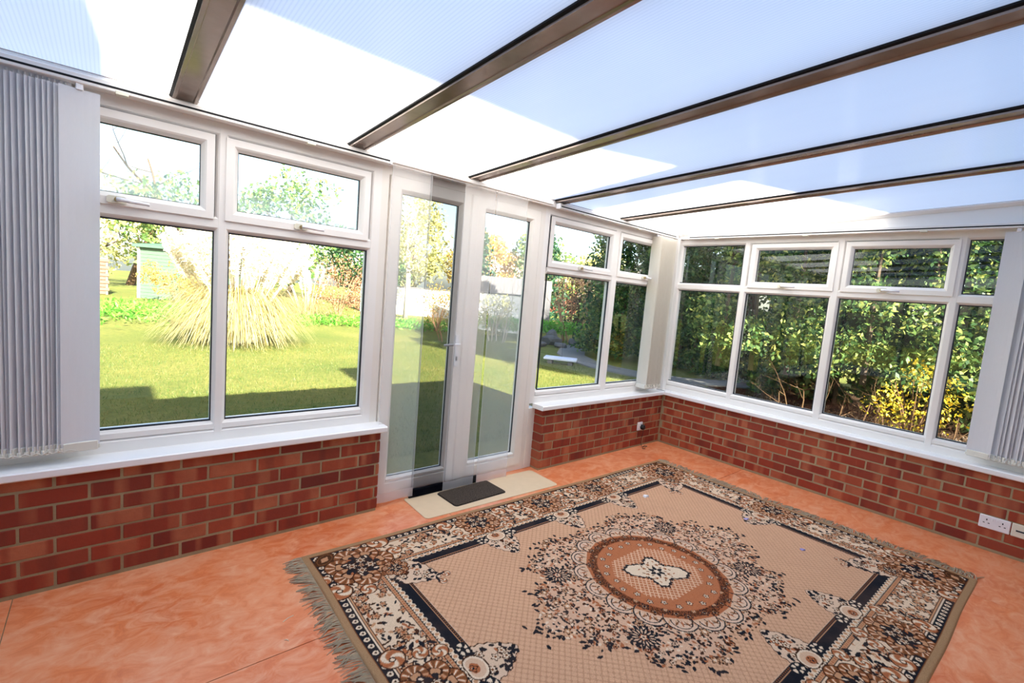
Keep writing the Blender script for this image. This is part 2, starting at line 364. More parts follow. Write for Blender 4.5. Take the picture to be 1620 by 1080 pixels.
# uPVC windows ------------------------------------------------------
BAR = lambda w: [(-w/2, -.062), (-w/2, -.024), (-w/2+.013, -.006), (-w/2+.020, 0), (w/2-.020, 0), (w/2-.013, -.006), (w/2, -.024), (w/2, -.062)]
FR = lambda w: [(0, 0), (w-.020, 0), (w-.013, -.006), (w, -.024), (w, -.062), (0, -.062)]
def vec(T, a, b): return tuple(np.array(T(*b))-np.array(T(*a)))
def pane(T, rect, parent, mat='glass', n=-.034):
    s0, t0, s1, t1 = rect; g = .012
    m = MB(); P = [T(s0-g, t0-g, n), T(s1+g, t0-g, n), T(s1+g, t1+g, n), T(s0-g, t1+g, n)]
    o = m.add(P, [(0, 1, 2, 3)]).build('pane', mat, parent)
    q = .003
    MB().ring(T, (s0, t0, s1, t1), [(-.004, -.018), (q, -.019), (q, -.032), (-.004, -.032)]).build('gasket', 'gasket', o)
    return o
def handle(T, s, t, parent, n, hinge=1):
    base = MB().sweep([(-.034, -.011), (-.026, -.016), (.026, -.016), (.034, -.011), (.034, .011), (.026, .016), (-.026, .016), (-.034, .011)],
                      T(s, t, n), T(s, t, n+.009), vec(T, (0, 0, 0), (1, 0, 0)), (0, 0, 1)).build('handle', 'cream_plastic', parent)
    base['label'] = 'cream handle base with white lever'
    a, b = T(s, t, n+.009), T(s, t, n+.030)
    MB().tube([a, b], .009, 10).build('spindle', 'brass', base)
    pts = [T(s, t+.001, n+.028), T(s+hinge*.02, t, n+.034), T(s+hinge*.065, t-.003, n+.036), T(s+hinge*.115, t-.005, n+.034)]
    MB().tube(pts, [.009, .009, .008, .007], 8).build('lever', 'white_plastic', base, True)
def opening_light(T, rect, parent, mat, hs=None):
    s0, t0, s1, t1 = rect; w = .056
    pr_ = [(0, .010), (w-.022, .010), (w-.014, .004), (w, -.014), (w, -.05), (0, -.05)]
    o = MB().ring(T, (s0-w, t0-w, s1+w, t1+w), pr_).build('opening_light', 'upvc', parent)
    MB().ring(T, (s0-w-.003, t0-w-.003, s1+w+.003, t1+w+.003), [(-.002, -.010), (.003, -.003), (.003, -.012)]).build('seal', 'gasket', o)
    pane(T, rect, o, mat, -.022)
    handle(T, (s0+s1)/2-.05 if hs is None else hs, t0-.033, o, .010)
    return o
def window(name, T, s0, s1, t0, t1, lights, fixed_top, left=.07, right=.07):
    w = .070
    root = MB().ring(T, (s0, t0, s1, t1), FR(w)).build(name, 'upvc'); tag(root, kind=S)
    MB().sweep([(0, 0), (0, .111), (-.024, .111), (-.03, .10), (-.03, 0)], T(s0, Z_ST, -.003), T(s1, Z_ST, -.003), (0, 0, 0), (0, 0, 1)) if 0 else None
    if t0 < .6:   # deep bottom rail with glazing bead
        MB().sweep([(-.062, w-.005), (-.001, w-.005), (-.001, .090), (-.007, .097), (-.024, .1095), (-.062, .1095)], T(s0+w-.01, t0, 0), T(s1-w+.01, t0, 0), vec(T, (0, 0, 0), (0, 0, 1)), (0, 0, 1)).build('bottom_rail', 'upvc', root)
    for i, L in enumerate(lights):
        a, b = L['s']
        if i+1 < len(lights):
            c = (b+lights[i+1]['s'][0])/2; wd = max(.070, lights[i+1]['s'][0]-b)
            MB().sweep(BAR(wd), T(c, t0+.03, .0007), T(c, t1-.03, .0007), vec(T, (0, 0, 0), (1, 0, 0)), vec(T, (0, 0, 0), (0, 0, 1))).build('mullion', 'upvc', root)
        MB().sweep(BAR(.083), T(a-.02, 1.6805, -.0006), T(b+.02, 1.6805, -.0006), (0, 0, 1), vec(T, (0, 0, 0), (0, 0, 1))).build('transom', 'upvc', root)
        pane(T, (a, .667, b, 1.639), root, L.get('low', 'glass'))
        if L.get('vent'): opening_light(T, (L['vent'][0], 1.755, L['vent'][1], 2.048), root, L.get('top', 'glass'), L.get('h'))
        else: pane(T, (a, 1.722, b, fixed_top), root, L.get('top', 'glass'))
    return root
W1 = window('window_1', TA, X_L, -3.256, Z_ST, 2.168, [dict(s=(-5.58, -4.93)), dict(s=(-4.855, -4.125), vent=(-4.815, -4.185), top='misted_glass', h=-4.50),
            dict(s=(-4.058, -3.326), vent=(-4.025, -3.386), top='misted_glass', h=-3.72)], 2.098)
W2 = window('window_2', TA, -1.862, .04, Z_ST, 2.168, [dict(s=(-1.770, -.966), vent=(-1.737, -1.011), h=-1.40), dict(s=(-.858, -.06), vent=(-.83, -.10), h=-.46)], 2.098)
W3 = window('window_3', TB, -.09, 3.40, Z_ST, 2.168, [dict(s=(-.045, .612)), dict(s=(.687, 1.369), vent=(.751, 1.339), h=1.00), dict(s=(1.451, 2.113), vent=(1.504, 2.086), h=1.73),
            dict(s=(2.187, 2.80)), dict(s=(2.87, 3.33))], 2.098)
post = MB().box((.036, .036, Z_ST), (.15, .16, 2.168), .004).build('trim_4', 'upvc'); tag(post, kind=S)

# French doors -------------------------------------------------------
DL, DR = -3.256, -1.862
door = MB().ring(TA, (DL, 0, DR, 2.168), [(0, 0), (.046, 0), (.058, -.014), (.058, -.07), (0, -.07)]).build('door_1', 'upvc_warm'); tag(door, kind=S)
MB().box((-1.866, .098, 0), (-1.786, .17, Z_SB-.001), .003).build('side_post', 'upvc_warm', door)
def leaf(s0, s1, g0, g1):
    a, b = g0-s0, s1-g1
    o = MB().ring(TA, (s0, .050, s1, 2.118), [(0, .008), (.070, .008), (.078, .002), (.093, -.014), (.093, -.05), (0, -.05)]).build('door_leaf', 'upvc_warm', door)
    MB().sweep([(-.05, 0), (.0075, 0), (.0075, .014), (-.012, .024), (-.05, .024)], TA(s0+.08, .135, 0), TA(s1-.08, .135, 0), vec(TA, (0, 0, 0), (0, 0, 1)), (0, 0, 1)).build('bottom_rail', 'upvc_warm', o)
    pane(TA, (g0, .159, g1, 2.025), o, 'glass', -.022); return o
lf = leaf(-3.200, -2.586, -3.107, -2.679); rf = leaf(-2.536, -1.918, -2.443, -2.011)
MB().sweep([(-.032, .005), (.032, .005), (.032, .012), (.024, .020), (-.024, .020), (-.032, .012)], TA(-2.561, .052, 0), TA(-2.561, 2.116, 0), (1, 0, 0), (0, -1, 0)).build('meeting_stile', 'upvc_warm', door)
hp = MB().box((-2.648, D_A-.020, .90), (-2.620, D_A-.006, 1.13), .003).build('handle', 'white_plastic', lf)
MB().tube([(-2.634, D_A-.018, 1.065), (-2.634, D_A-.052, 1.065), (-2.66, D_A-.058, 1.066), (-2.765, D_A-.056, 1.062)], [.009, .009, .009, .008], 8).build('lever', 'white_plastic', hp, True)
MB().box((-2.641, D_A-.0225, .945), (-2.627, D_A-.019, .975), .001).build('keyhole', 'dark_slot', hp)

# eaves beam, gable panel and trims ---------------------------------
tag(MB().box((X_L, .062, 2.168), (.16, .27, 2.222), .002).build('trim_5', 'upvc'), kind=S)
gv = [(.060, .062, 2.168), (.060, Y_F, 2.168), (.060, Y_F, roof_z(Y_F)-.004), (.060, .062, roof_z(.062)-.004)]
gable = MB().add(gv+[(x+.08, y, z) for x, y, z in gv], [(0, 1, 2, 3), (7, 6, 5, 4), (0, 4, 5, 1), (1, 5, 6, 2), (2, 6, 7, 3), (3, 7, 4, 0)]).build('gable_panel', 'upvc', wall_right)
MB().box((.048, .05, 2.166), (.062, Y_F, 2.192), .002).build('batten', 'upvc', gable)
MB().sweep([(0, 0), (-.024, 0), (-.024, -.010), (-.008, -.030), (0, -.030)], (.0599, .06, roof_z(.06)-.002), (.0599, Y_F, roof_z(Y_F)-.002), (1, 0, 0), (0, 0, 1)).build('edge_trim', 'upvc', gable)

# roof: opal twin-wall sheets between rafters ------------------------
ceiling = empty('ceiling'); tag(ceiling, kind=S)
RX = [-5.16, -4.306, -3.482, -2.645, -1.805, -.955]; RW = .095
edges = [(X_L-.12, RX[0])]+[(RX[i]+RW, RX[i+1]) for i in range(5)]+[(RX[5]+RW, .20)]
for a, b in edges:
    y0, y1 = .34, Y_F-.02; q = .008
    v = []
    for dz in (0, .016):
        v += [(a-q, y0, roof_z(y0)+dz), (b+q, y0, roof_z(y0)+dz), (b+q, y1, roof_z(y1)+dz), (a-q, y1, roof_z(y1)+dz)]
    link('roof_panel', np_mesh('roof_panel', v[:4], [(3, 2, 1, 0)], 'polycarbonate'), ceiling)
for x in RX:
    a, b = (x, .30, roof_z(.30)), (x, Y_F, roof_z(Y_F))
    r_ = MB().sweep([(0, .05), (0, -.020), (.013, -.020), (.017, -.013), (.078, -.013), (.082, -.020), (RW, -.020), (RW, .05)], a, b, (1, 0, 0), (0, 0, 1)).build('rafter', 'rafter_metal', ceiling)
    MB().sweep([(-.010, .001), (-.010, -.007), (-.0005, -.012), (-.0005, .001)], a, b, (1, 0, 0), (0, 0, 1)).build('gasket', 'black_rubber', r_)
    MB().sweep([(RW+.0005, .001), (RW+.0005, -.008), (RW+.005, -.004), (RW+.005, .001)], a, b, (1, 0, 0), (0, 0, 1)).build('gasket', 'black_rubber', r_)
MB().sweep([(.036, -.001), (.036, -.010), (.044, -.010), (.044, -.001)], (0, .06, roof_z(.06)), (0, Y_F, roof_z(Y_F)), (1, 0, 0), (0, 0, 1)).build('gasket', 'black_rubber', ceiling)
MB().sweep([(-.001, -.001), (-.001, -.004), (.003, -.004), (.003, -.001)], (X_L, .0605, roof_z(.06)), (.04, .0605, roof_z(.06)), (0, 1, 0), (0, 0, 1)).build('gasket', 'rafter_metal', ceiling)

# the house: wall behind the camera, its hipped roof, stack and taller wing cast the shade on the glass roof
tag(MB().box((-11, Y_F-.30, -.3), (3.3, Y_F, 3.05)).build('wall_front', 'plaster'), kind=S)
wl_ = MB().box((X_L-.26, Y_F, 0), (X_L, .27, Z_SB)).build('wall_left', 'mortar'); tag(wl_, kind=S)
lay_l = MB().box((X_L-.1, Y_F, Z_SB), (X_L+.03, -.032, Z_ST), .004).build('trim_6', 'sill_white'); tag(lay_l, kind=S)
window('window_4', TL, -.09, 3.40, Z_ST, 2.168, [dict(s=(-.045, .80)), dict(s=(.87, 1.66)), dict(s=(1.73, 2.52)), dict(s=(2.59, 3.33))], 2.098)
ye, yr_, ze, zr_ = -3.10, -5.95, 2.95, 5.19
hv = [(-11, ye, ze), (1.0, ye, ze), (-3.0, yr_, zr_), (-11, yr_, zr_), (-11, -8.8, ze), (1.0, -8.8, ze)]
house = MB().add(hv, [(0, 1, 2, 3), (1, 5, 2), (5, 4, 3, 2), (0, 3, 4), (0, 4, 5, 1)]).build('house_roof', 'roof_tile'); tag(house, kind=S)
MB().box((-2.43, -5.96, 3.6), (-1.95, -5.55, 6.56), .01).build('chimney', 'house_brick', house)
MB().box((-10.5, -8.7, -.3), (.5, -3.71, 2.94)).build('house_body', 'house_brick', house)
MB().box((-10.8, -6.4, 2.0), (-5.155, -5.0, 5.80), .01).build('wing', 'house_brick', house)
def rug_colours(RES=0.0035):
    """Woven carpet design: float sRGB grid over u in [-1.6,1.6], v in [-1.1,1.1]."""
    rg = np.random.RandomState(11)
    W, H = int(3.2/RES), int(2.2/RES)
    u = (np.arange(W)+.5)*RES-1.6; v = (np.arange(H)+.5)*RES-1.1
    U, V = np.meshgrid(u, v)
    c = lambda r, g, b: np.array([r, g, b], float)/255
    FIELD, LINE = c(216,170,136), c(195,148,115)
    INK, DARK, RUST, TAN, CREAM, SAND, GOLD = c(30,31,38), c(66,36,22), c(176,104,66), c(198,146,108), c(232,208,180), c(216,178,148), c(128,78,46)
    img = np.empty((H, W, 3)); img[:] = FIELD
    p = .034
    a = np.cos(2*np.pi*U/p)+np.cos(2*np.pi*V/p)
    img[np.abs(a) < .42] = LINE
    def win(cu, cv, r):
        i0, i1 = max(0, int((cv-r+1.1)/RES)), min(H, int((cv+r+1.1)/RES)+2)
        j0, j1 = max(0, int((cu-r+1.6)/RES)), min(W, int((cu+r+1.6)/RES)+2)
        return slice(i0, i1), slice(j0, j1)
    def loc(cu, cv, r, ang=0.):
        sl = win(cu, cv, r); x = U[sl]-cu; y = V[sl]-cv
        ca, sa = math.cos(ang), math.sin(ang)
        return sl, x*ca+y*sa, -x*sa+y*ca
    def put(sl, m, col):
        img[sl][m] = col
    def leaf(cu, cv, ang, L, wd, col):
        sl, x, y = loc(cu, cv, L*1.1, ang)
        put(sl, (np.abs(y) < wd*(1-(x/L)**2)) & (np.abs(x) < L), col)
    def flower(cu, cv, R, ang=0., out=None, mid=None, eye=None, n=5):
        out = INK if out is None else out; mid = TAN if mid is None else mid; eye = DARK if eye is None else eye
        sl, x, y = loc(cu, cv, R*1.2, ang); r = np.hypot(x, y); t = np.arctan2(y, x)
        e = R*(.78+.22*np.cos(n*t))
        put(sl, r < e, out); put(sl, r < e*.72, mid); put(sl, (r < e*.72) & (np.cos(n*t+math.pi) > .75), CREAM); put(sl, r < R*.27, eye)
    def swirl(cu, cv, R, ang=0., hand=1, base=None):
        sl, x, y = loc(cu, cv, R*1.25, ang); r = np.hypot(x, y); t = np.arctan2(y, x)*hand
        e = R*(.88+.12*np.cos(t*1.0))
        w = np.sin(3*t+r/R*7)
        put(sl, r < e, DARK if base is None else base)
        put(sl, r < e*.88, RUST); put(sl, (r < e*.88) & (w > -.25), TAN); put(sl, (r < e*.84) & (w > .35), CREAM)
        put(sl, (r < e*.26), DARK); put(sl, r < e*.16, CREAM)
    def rosette(cu, cv, R, ang=0.):
        for k in range(7):                                # scrolled outer lobes
            q = ang+k*2*math.pi/7; lr = R*.40; sl, x, y = loc(cu+math.cos(q)*R*.62, cv+math.sin(q)*R*.62, lr*1.15, q)
            r = np.hypot(x, y); t = np.arctan2(y, x)
            put(sl, r < lr, DARK); put(sl, r < lr-.005, GOLD)
            w = np.sin(t*9+r/lr*2.2)
            put(sl, (r < lr-.006) & (w > -.1), RUST); put(sl, (r < lr-.008) & (w > .45), TAN); put(sl, (r < lr-.010) & (w > .85) & (x > 0), CREAM)
            put(sl, (r < lr*.50) & (x < lr*.25), DARK); put(sl, (r < lr*.34) & (x < lr*.2), TAN)
        sl, x, y = loc(cu, cv, R, ang); r = np.hypot(x, y); t = np.arctan2(y, x)
        put(sl, r < R*(.50+.07*np.cos(7*t+.5)), INK)
        for k in range(11):
            q = ang+k*.571
            leaf(cu+math.cos(q)*R*.46, cv+math.sin(q)*R*.46, q+.7, R*.085, R*.036, (CREAM, TAN, RUST)[k % 3])
        for k in range(4):
            q = ang+k*1.571+.5; d = R*.26
            flower(cu+math.cos(q)*d, cv+math.sin(q)*d, R*.20, q, DARK, CREAM, GOLD, 6)
            s3, xx, yy = loc(cu+math.cos(q)*d, cv+math.sin(q)*d, R*.2); rr3 = np.hypot(xx, yy)
            put(s3, (rr3 > R*.085) & (rr3 < R*.105), DARK)
        flower(cu, cv, R*.12, ang, INK, TAN, DARK)
    def quad(fn, cu0, n, gen):
        for _ in range(n):
            a = gen()
            for sx in (1, -1):
                for sy in (1, -1): fn(a, sx, sy, cu0)
    MC = -.045
    # floral cloud round the medallion
    def cloud_edge(t):
        return 1.0+.07*np.cos(6*t)+.04*np.cos(16*t)
    def gen():
        while 1:
            x, y = rg.uniform(0, .88), rg.uniform(0, .62)
            t = math.atan2(y/.56, x/.80); rr = math.hypot(x/.80, y/.56)
            if rr < cloud_edge(t) and math.hypot(x, y) > .40: return (x, y, rg.uniform(0, 6.3), rg.uniform(.7, 1.25), rg.rand(), rg.rand(), rr)
    x0, y0 = (U-MC)/.80, V/.56
    rr = np.hypot(x0, y0); tt = np.arctan2(np.abs(y0), np.abs(x0))
    img[(rr < cloud_edge(tt)*.93)] = c(218,176,146)
    def bit(a, sx, sy, m):
        x, y, an, s, k, k2, r_ = a
        an = an if sx*sy > 0 else -an
        col = INK if k < .50 else (DARK if k < .66 else (RUST if k < .86 else CREAM))
        leaf(m+sx*x, sy*y, an, .0108*s, .0058*s, col)
    quad(bit, MC, 640, gen)
    def fl(a, sx, sy, m):
        x, y, an, s, k, k2, r_ = a
        flower(m+sx*x, sy*y, (.017 if k < .7 else .026)*s, an, INK if k2 < .5 else DARK, (SAND, RUST, TAN)[int(k*3)], DARK if k2 < .6 else CREAM)
    quad(fl, MC, 60, gen)
    for sx in (1, -1):
        for sy in (1, -1):
            for k in range(15):                       # four dark sunburst blooms on the diagonals
                q = k*.42
                leaf(MC+sx*.50+math.cos(q)*.045, sy*.27+math.sin(q)*.045, q, .034, .010, INK)
                leaf(MC+sx*.50+math.cos(q)*.040, sy*.27+math.sin(q)*.040, q, .016, .004, SAND)
            flower(MC+sx*.50, sy*.27, .022, 0, RUST, CREAM, DARK)
            for k in range(9):                        # dark leaf sprigs at the cloud's rim
                t = .08+k*.17; e = cloud_edge(t)*.99
                for j in range(5):
                    q = t+rg.uniform(-.06, .06); ee = e*rg.uniform(.93, 1.07)
                    leaf(MC+sx*ee*.80*math.cos(q), sy*ee*.56*math.sin(q), rg.uniform(0, 6), .016, .008, INK)
    # medallion
    sl, x, y = loc(MC, 0, .55); r = np.hypot(x, y); t = np.arctan2(y, x)
    N = 18
    for k in range(N):
        q = 2*math.pi*(k+.5)/N; R = .083; d = .388
        s2, xx, yy = loc(MC+math.cos(q)*d, math.sin(q)*d, .12, q); r2 = np.hypot(xx, yy)
        put(s2, r2 < R, INK); put(s2, r2 < R-.0065, c(222,188,162))
        st = np.abs(np.sin(np.arctan2(yy, xx+.09)*13)) < .35
        put(s2, (r2 < R-.010) & (xx < .040) & st, TAN)
        put(s2, (r2 < R-.007) & (xx < .012), SAND); put(s2, (r2 < R-.007) & (xx < -.006), RUST)
        put(s2, (np.abs(np.hypot(xx-.012, yy)-.050) < .0028) & (xx > .005), INK); put(s2, (np.abs(np.hypot(xx, yy*.9-.018)-.032) < .0024) & (xx > 0), DARK)
        for j in (-1, 0, 1): leaf(MC+math.cos(q+j*.06)*(d+.03), math.sin(q+j*.06)*(d+.03), q+j*.7, .022, .0045, RUST if j == 0 else GOLD)
    put(sl, r < .365, c(150,84,52)); 
    put(sl, (r < .365) & (r > .325) & (rg.rand(*r.shape) < .55), DARK)
    for k in range(44):
        q = 2*math.pi*k/44; d = .348+.018*(k % 3-1)
        flower(MC+math.cos(q)*d, math.sin(q)*d, .025, q, INK if k % 2 else DARK, GOLD, INK if k % 3 else TAN)
    put(sl, r < .322, c(186,114,76))
    put(sl, (r < .322) & (rg.rand(*r.shape) < .16), RUST)
    g = .030
    dia = (np.abs(((x+y)/g) % 1-.5) < .14) | (np.abs(((x-y)/g) % 1-.5) < .14)
    put(sl, dia & (np.abs(x) < .235) & (np.abs(y) < .20) & (np.abs(x)+np.abs(y) < .34), c(224,180,146))
    for k in range(26):
        q = 2*math.pi*k/26; d = .272+.022*(k % 2)
        flower(MC+math.cos(q)*d, math.sin(q)*d, .0195, q, INK if k % 2 else DARK, CREAM, INK)
    a1 = np.pi/5
    xr, yr = x*math.cos(a1)-y*math.sin(a1), x*math.sin(a1)+y*math.cos(a1)
    def motif(o):
        th = np.arctan2(yr, xr); rr2 = np.hypot(xr, yr)
        e = .108+.034*np.cos(4*th)+.022*np.cos(2*th)+.010*np.abs(np.cos(11*th))
        return rr2 < e+o
    put(sl, motif(.022) & (np.cos(t*40) > 0), INK); put(sl, motif(.013), INK); put(sl, motif(.0), CREAM)
    for k in range(8):
        q = k*math.pi/4+a1
        flower(MC+math.cos(q)*.066, math.sin(q)*.066, .013, q, TAN, RUST, DARK)
        leaf(MC+math.cos(q+.39)*.05, math.sin(q+.39)*.05, q, .012, .004, GOLD); leaf(MC+math.cos(q+.2)*.095, math.sin(q+.2)*.095, q+1, .010, .004, (RUST, DARK)[k % 2]); leaf(MC+math.cos(q-.2)*.082, math.sin(q-.2)*.082, q-1, .010, .004, GOLD)
    flower(MC, 0, .045, 0, INK, INK, CREAM, 6)
    # border -----------------------------------------------------------
    E = np.minimum(1.6-np.abs(U), 1.1-np.abs(V))             # distance from the edge
    bd = E < .355
    img[bd] = c(228,200,170)
    def inborder(): 
        while 1:
            x, y = rg.uniform(-1.55, 1.55), rg.uniform(-1.05, 1.05)
            e = min(1.6-abs(x), 1.1-abs(y))
            if .06 < e < .285: return x, y
    for _ in range(3300):
        x, y = inborder()
        if _ < 2700:
            k = rg.rand()
            leaf(x, y, rg.uniform(0, 6.3), .0145*rg.uniform(.7, 1.3), .0070*rg.uniform(.7, 1.2), INK if k < .36 else (DARK if k < .55 else (RUST if k < .75 else TAN)))
        else: flower(x, y, rg.uniform(.020, .034), rg.rand(), INK if rg.rand() < .5 else DARK, TAN, RUST)
    S = np.where(1.6-np.abs(U) < 1.1-np.abs(V), V, U)          # along-edge coordinate
    def band(e0, e1, col): img[(E >= e0) & (E < e1)] = col
    band(.0, .034, c(168,132,96)); band(.034, .040, GOLD); band(.040, .078, INK)
    m = (E > .046) & (E < .072); ph = (S/.042) % 1-.5
    rr = np.hypot(ph*.042, E-.059)
    img[m & (rr < .0125)] = CREAM; img[m & (rr < .005)] = DARK
    band(.078, .083, CREAM); band(.083, .087, DARK); band(.087, .094, TAN); band(.094, .097, DARK)
    # inner guard: crest strip, ink bar, dotted line
    band(.268, .272, INK); band(.272, .290, TAN)
    img[(E > .275) & (E < .287) & ((S/.016) % 1 < .5)] = RUST
    band(.290, .293, INK); band(.293, .336, INK)
    rr = np.hypot(((S/.036) % 1-.5)*.036, E-.309)
    img[(E > .293) & (E < .330) & (rr < .014)] = CREAM; img[(E > .293) & (E < .330) & (rr < .009)] = TAN
    img[(E > .293) & (E < .315) & (np.abs((S/.036+.5) % 1-.5) < .12)] = CREAM
    band(.322, .368, INK); band(.368, .372, TAN); band(.372, .386, INK)
    img[(E > .375) & (E < .383) & ((S/.014) % 1 < .5)] = GOLD
    band(.386, .390, SAND)
    # palmettes and rosettes that interrupt the border
    def palmette(cu, cv, ang, L=.25):
        # a leafy drop that points along ang from (cu, cv)
        ca, sa = math.cos(ang), math.sin(ang)
        sl, x, y = loc(cu+ca*L*.45, cv+sa*L*.45, L*.75, ang)
        xx = (x+L*.5)/L
        hw = .115*np.sqrt(np.clip(xx, 0, 1))*np.clip(1.05-xx, 0, 1)*2.1+.004*np.cos(xx*40)
        ins = (np.abs(y) < hw) & (xx > 0) & (xx < 1.02)
        put(sl, ins, c(222,190,162)); put(sl, ins & (np.abs(y) > hw-.005), DARK)
        for k in range(46):
            f = rg.uniform(.12, .95); h = .115*math.sqrt(f)*(1.05-f)*2.1
            o = rg.uniform(-1, 1); px, py = L*f-.05*L, o*h*.9
            q = rg.uniform(0, 6.3)
            col = INK if abs(o) > .55 or f > .75 else (RUST if k % 2 else DARK)
            leaf(cu+ca*px-sa*py, cv+sa*px+ca*py, q, .014, .008, col)
        for f, o in ((.35, .45), (.35, -.45), (.55, 0), (.72, .25), (.72, -.25)):
            h = .115*math.sqrt(f)*(1.05-f)*2.1; px, py = L*f-.05*L, o*h
            flower(cu+ca*px-sa*py, cv+sa*px+ca*py, .023, f, DARK, CREAM, GOLD)
        return
    def heart(cu, cv, ang, R=.075):
        sl, x, y = loc(cu, cv, R*1.6, ang); th = np.arctan2(y, x); r = np.hypot(x, y)
        e = R*(.85+.25*np.cos(th)-.12*np.cos(2*th))
        put(sl, r < e, DARK); put(sl, r < e-.006, CREAM); put(sl, r < e-.016, SAND)
        put(sl, r < e*.40, RUST)
        flower(cu, cv, R*.33, ang, DARK, RUST, INK, 4)
    def oval(cu, cv, ang):
        sl, x, y = loc(cu, cv, .06, ang)
        q = np.hypot(x/.043, y/.030)
        put(sl, q < 1, INK); put(sl, (q < .8) & (np.cos(np.arctan2(y, x)*5) > -.2), CREAM); put(sl, q < .35, INK)
    def unit(cu, cv, ang, s=1.):
        """one border repeat; ang points into the field; (cu,cv) on the border's centre line"""
        ca, sa = math.cos(ang), math.sin(ang)
        P = lambda i, j: (cu+ca*i-sa*j, cv+sa*i+ca*j)
        palmette(*P(.150, .0), ang, .245)
        for sgn in (1, -1):
            swirl(*P(-.075, .205*sgn), .060, ang+sgn*1.2, sgn); swirl(*P(.030, .185*sgn), .040, ang-sgn, -sgn)
            swirl(*P(.100, .150*sgn), .042, ang, sgn)
            oval(*P(.185, .105*sgn), ang+1.57)
            for k in range(4): leaf(*P(-.02+.04*k, (.245-.012*k)*sgn), ang+sgn*.8*k, .026, .009, INK)
        rosette(*P(-.020, 0), .145*s, ang)
        heart(*P(.165, 0), ang, .066)
    for cu in (-.585, -.03, .525):
        unit(cu, .93, -math.pi/2); unit(cu, -.93, math.pi/2)
    unit(-1.43, 0, 0.); unit(1.43, 0, math.pi)
    for sx in (1, -1):
        for sy in (1, -1):
            cu, cv = sx*1.36, sy*.865; ang = math.atan2(-sy, -sx)
            ca, sa = math.cos(ang), math.sin(ang); P = lambda i, j: (cu+ca*i-sa*j, cv+sa*i+ca*j)
            palmette(*P(.150, 0), ang, .27)
            for sgn in (1, -1):
                swirl(*P(-.02, .225*sgn), .072, ang+sgn, sgn); swirl(*P(.10, .18*sgn), .046, ang-sgn, -sgn)
                swirl(*P(-.13, .17*sgn), .045, ang, -sgn)
                swirl(*P(.425, .032*sgn), .026, ang, sgn, INK); leaf(*P(.40, .022*sgn), ang+sgn*.9, .03, .008, INK)
            rosette(*P(-.01, 0), .175, ang); rosette(*P(.165, .02), .07, ang)
            sl, x, y = loc(*P(-.205, 0), .08, ang)
            q = np.hypot(x/.042, y/.068); put(sl, q < 1, c(74,44,24)); put(sl, q < .78, GOLD); put(sl, q < .70, c(74,44,24)); put(sl, np.abs(x)/.02+np.abs(y)/.03 < 1, TAN)
    img[E < .034] = c(168,132,96); img[(E >= .034) & (E < .039)] = GOLD
    return img

# ================================================================== THINGS IN THE ROOM
# --- rug
RES = .0035
def build_rug():
    img = rug_colours(RES); H, W = img.shape[:2]
    yy, xx = np.mgrid[0:H, 0:W]
    X = (xx+.5)*RES-1.6; Y = (yy+.5)*RES-1.1
    e = np.minimum(1.6-np.abs(X), 1.1-np.abs(Y))
    Z = .0075+np.random.RandomState(3).uniform(-.0007, .0007, X.shape)+.0012*np.sin(X*3.1)*np.sin(Y*4.3)
    Z = np.where(e < RES*.9, .0006, Z); Z = np.where((e >= RES*.9) & (e < RES*1.9), .0055, Z)
    X = X+.004*np.sin(Y*9+1)*np.clip(1-e/.3, 0, 1); Y = Y+.003*np.sin(X*7)*np.clip(1-e/.3, 0, 1)
    V = np.stack([X, Y, Z], -1).reshape(-1, 3)
    i = (yy[:-1, :-1]*W+xx[:-1, :-1]).ravel()
    F = np.stack([i, i+1, i+W+1, i+W], 1)
    me = np_mesh('rug_pile', V, F, 'rug_pile', True)
    lin = np.where(img <= .04045, img/12.92, ((img+.055)/1.055)**2.4)
    ca = me.color_attributes.new('weave', 'FLOAT_COLOR', 'POINT')
    rgba = np.ones((H*W, 4), np.float32); rgba[:, :3] = lin.reshape(-1, 3); ca.data.foreach_set('color', rgba.ravel())
    return me
rug = empty('rug', (-2.19, -1.43, 0), math.radians(-1.05))
tag(rug, 'large patterned beige, black and brown rug with round medallion and fringed ends', 'rug')
link('pile', build_rug(), rug)
rf_ = random.Random(4)
for sx in (-1, 1):
    m = MB()
    for k in range(330):
        y = -1.095+2.19*k/329; L = rf_.uniform(.060, .105); w = rf_.uniform(.003, .006); bend = rf_.uniform(-.030, .030)+.018*math.sin(y*9)
        clump = .010*math.sin(y*52); z = .006
        pts = [(1.597, y, .0035), (1.597+L*.35, y+bend*.3+clump*.4, z+rf_.uniform(-.002, .006)), (1.597+L*.7, y+bend*.8+clump, .004+rf_.uniform(0, .004)), (1.597+L, y+bend*1.3+clump*1.4, .0015)]
        m.tube([(sx*a, b, c) for a, b, c in pts], [.0022, w*.7, w*.6, w*.3], 4, True)
    fo = m.build('fringe', 'fringe_wool', rug); fo['kind'] = 'stuff'

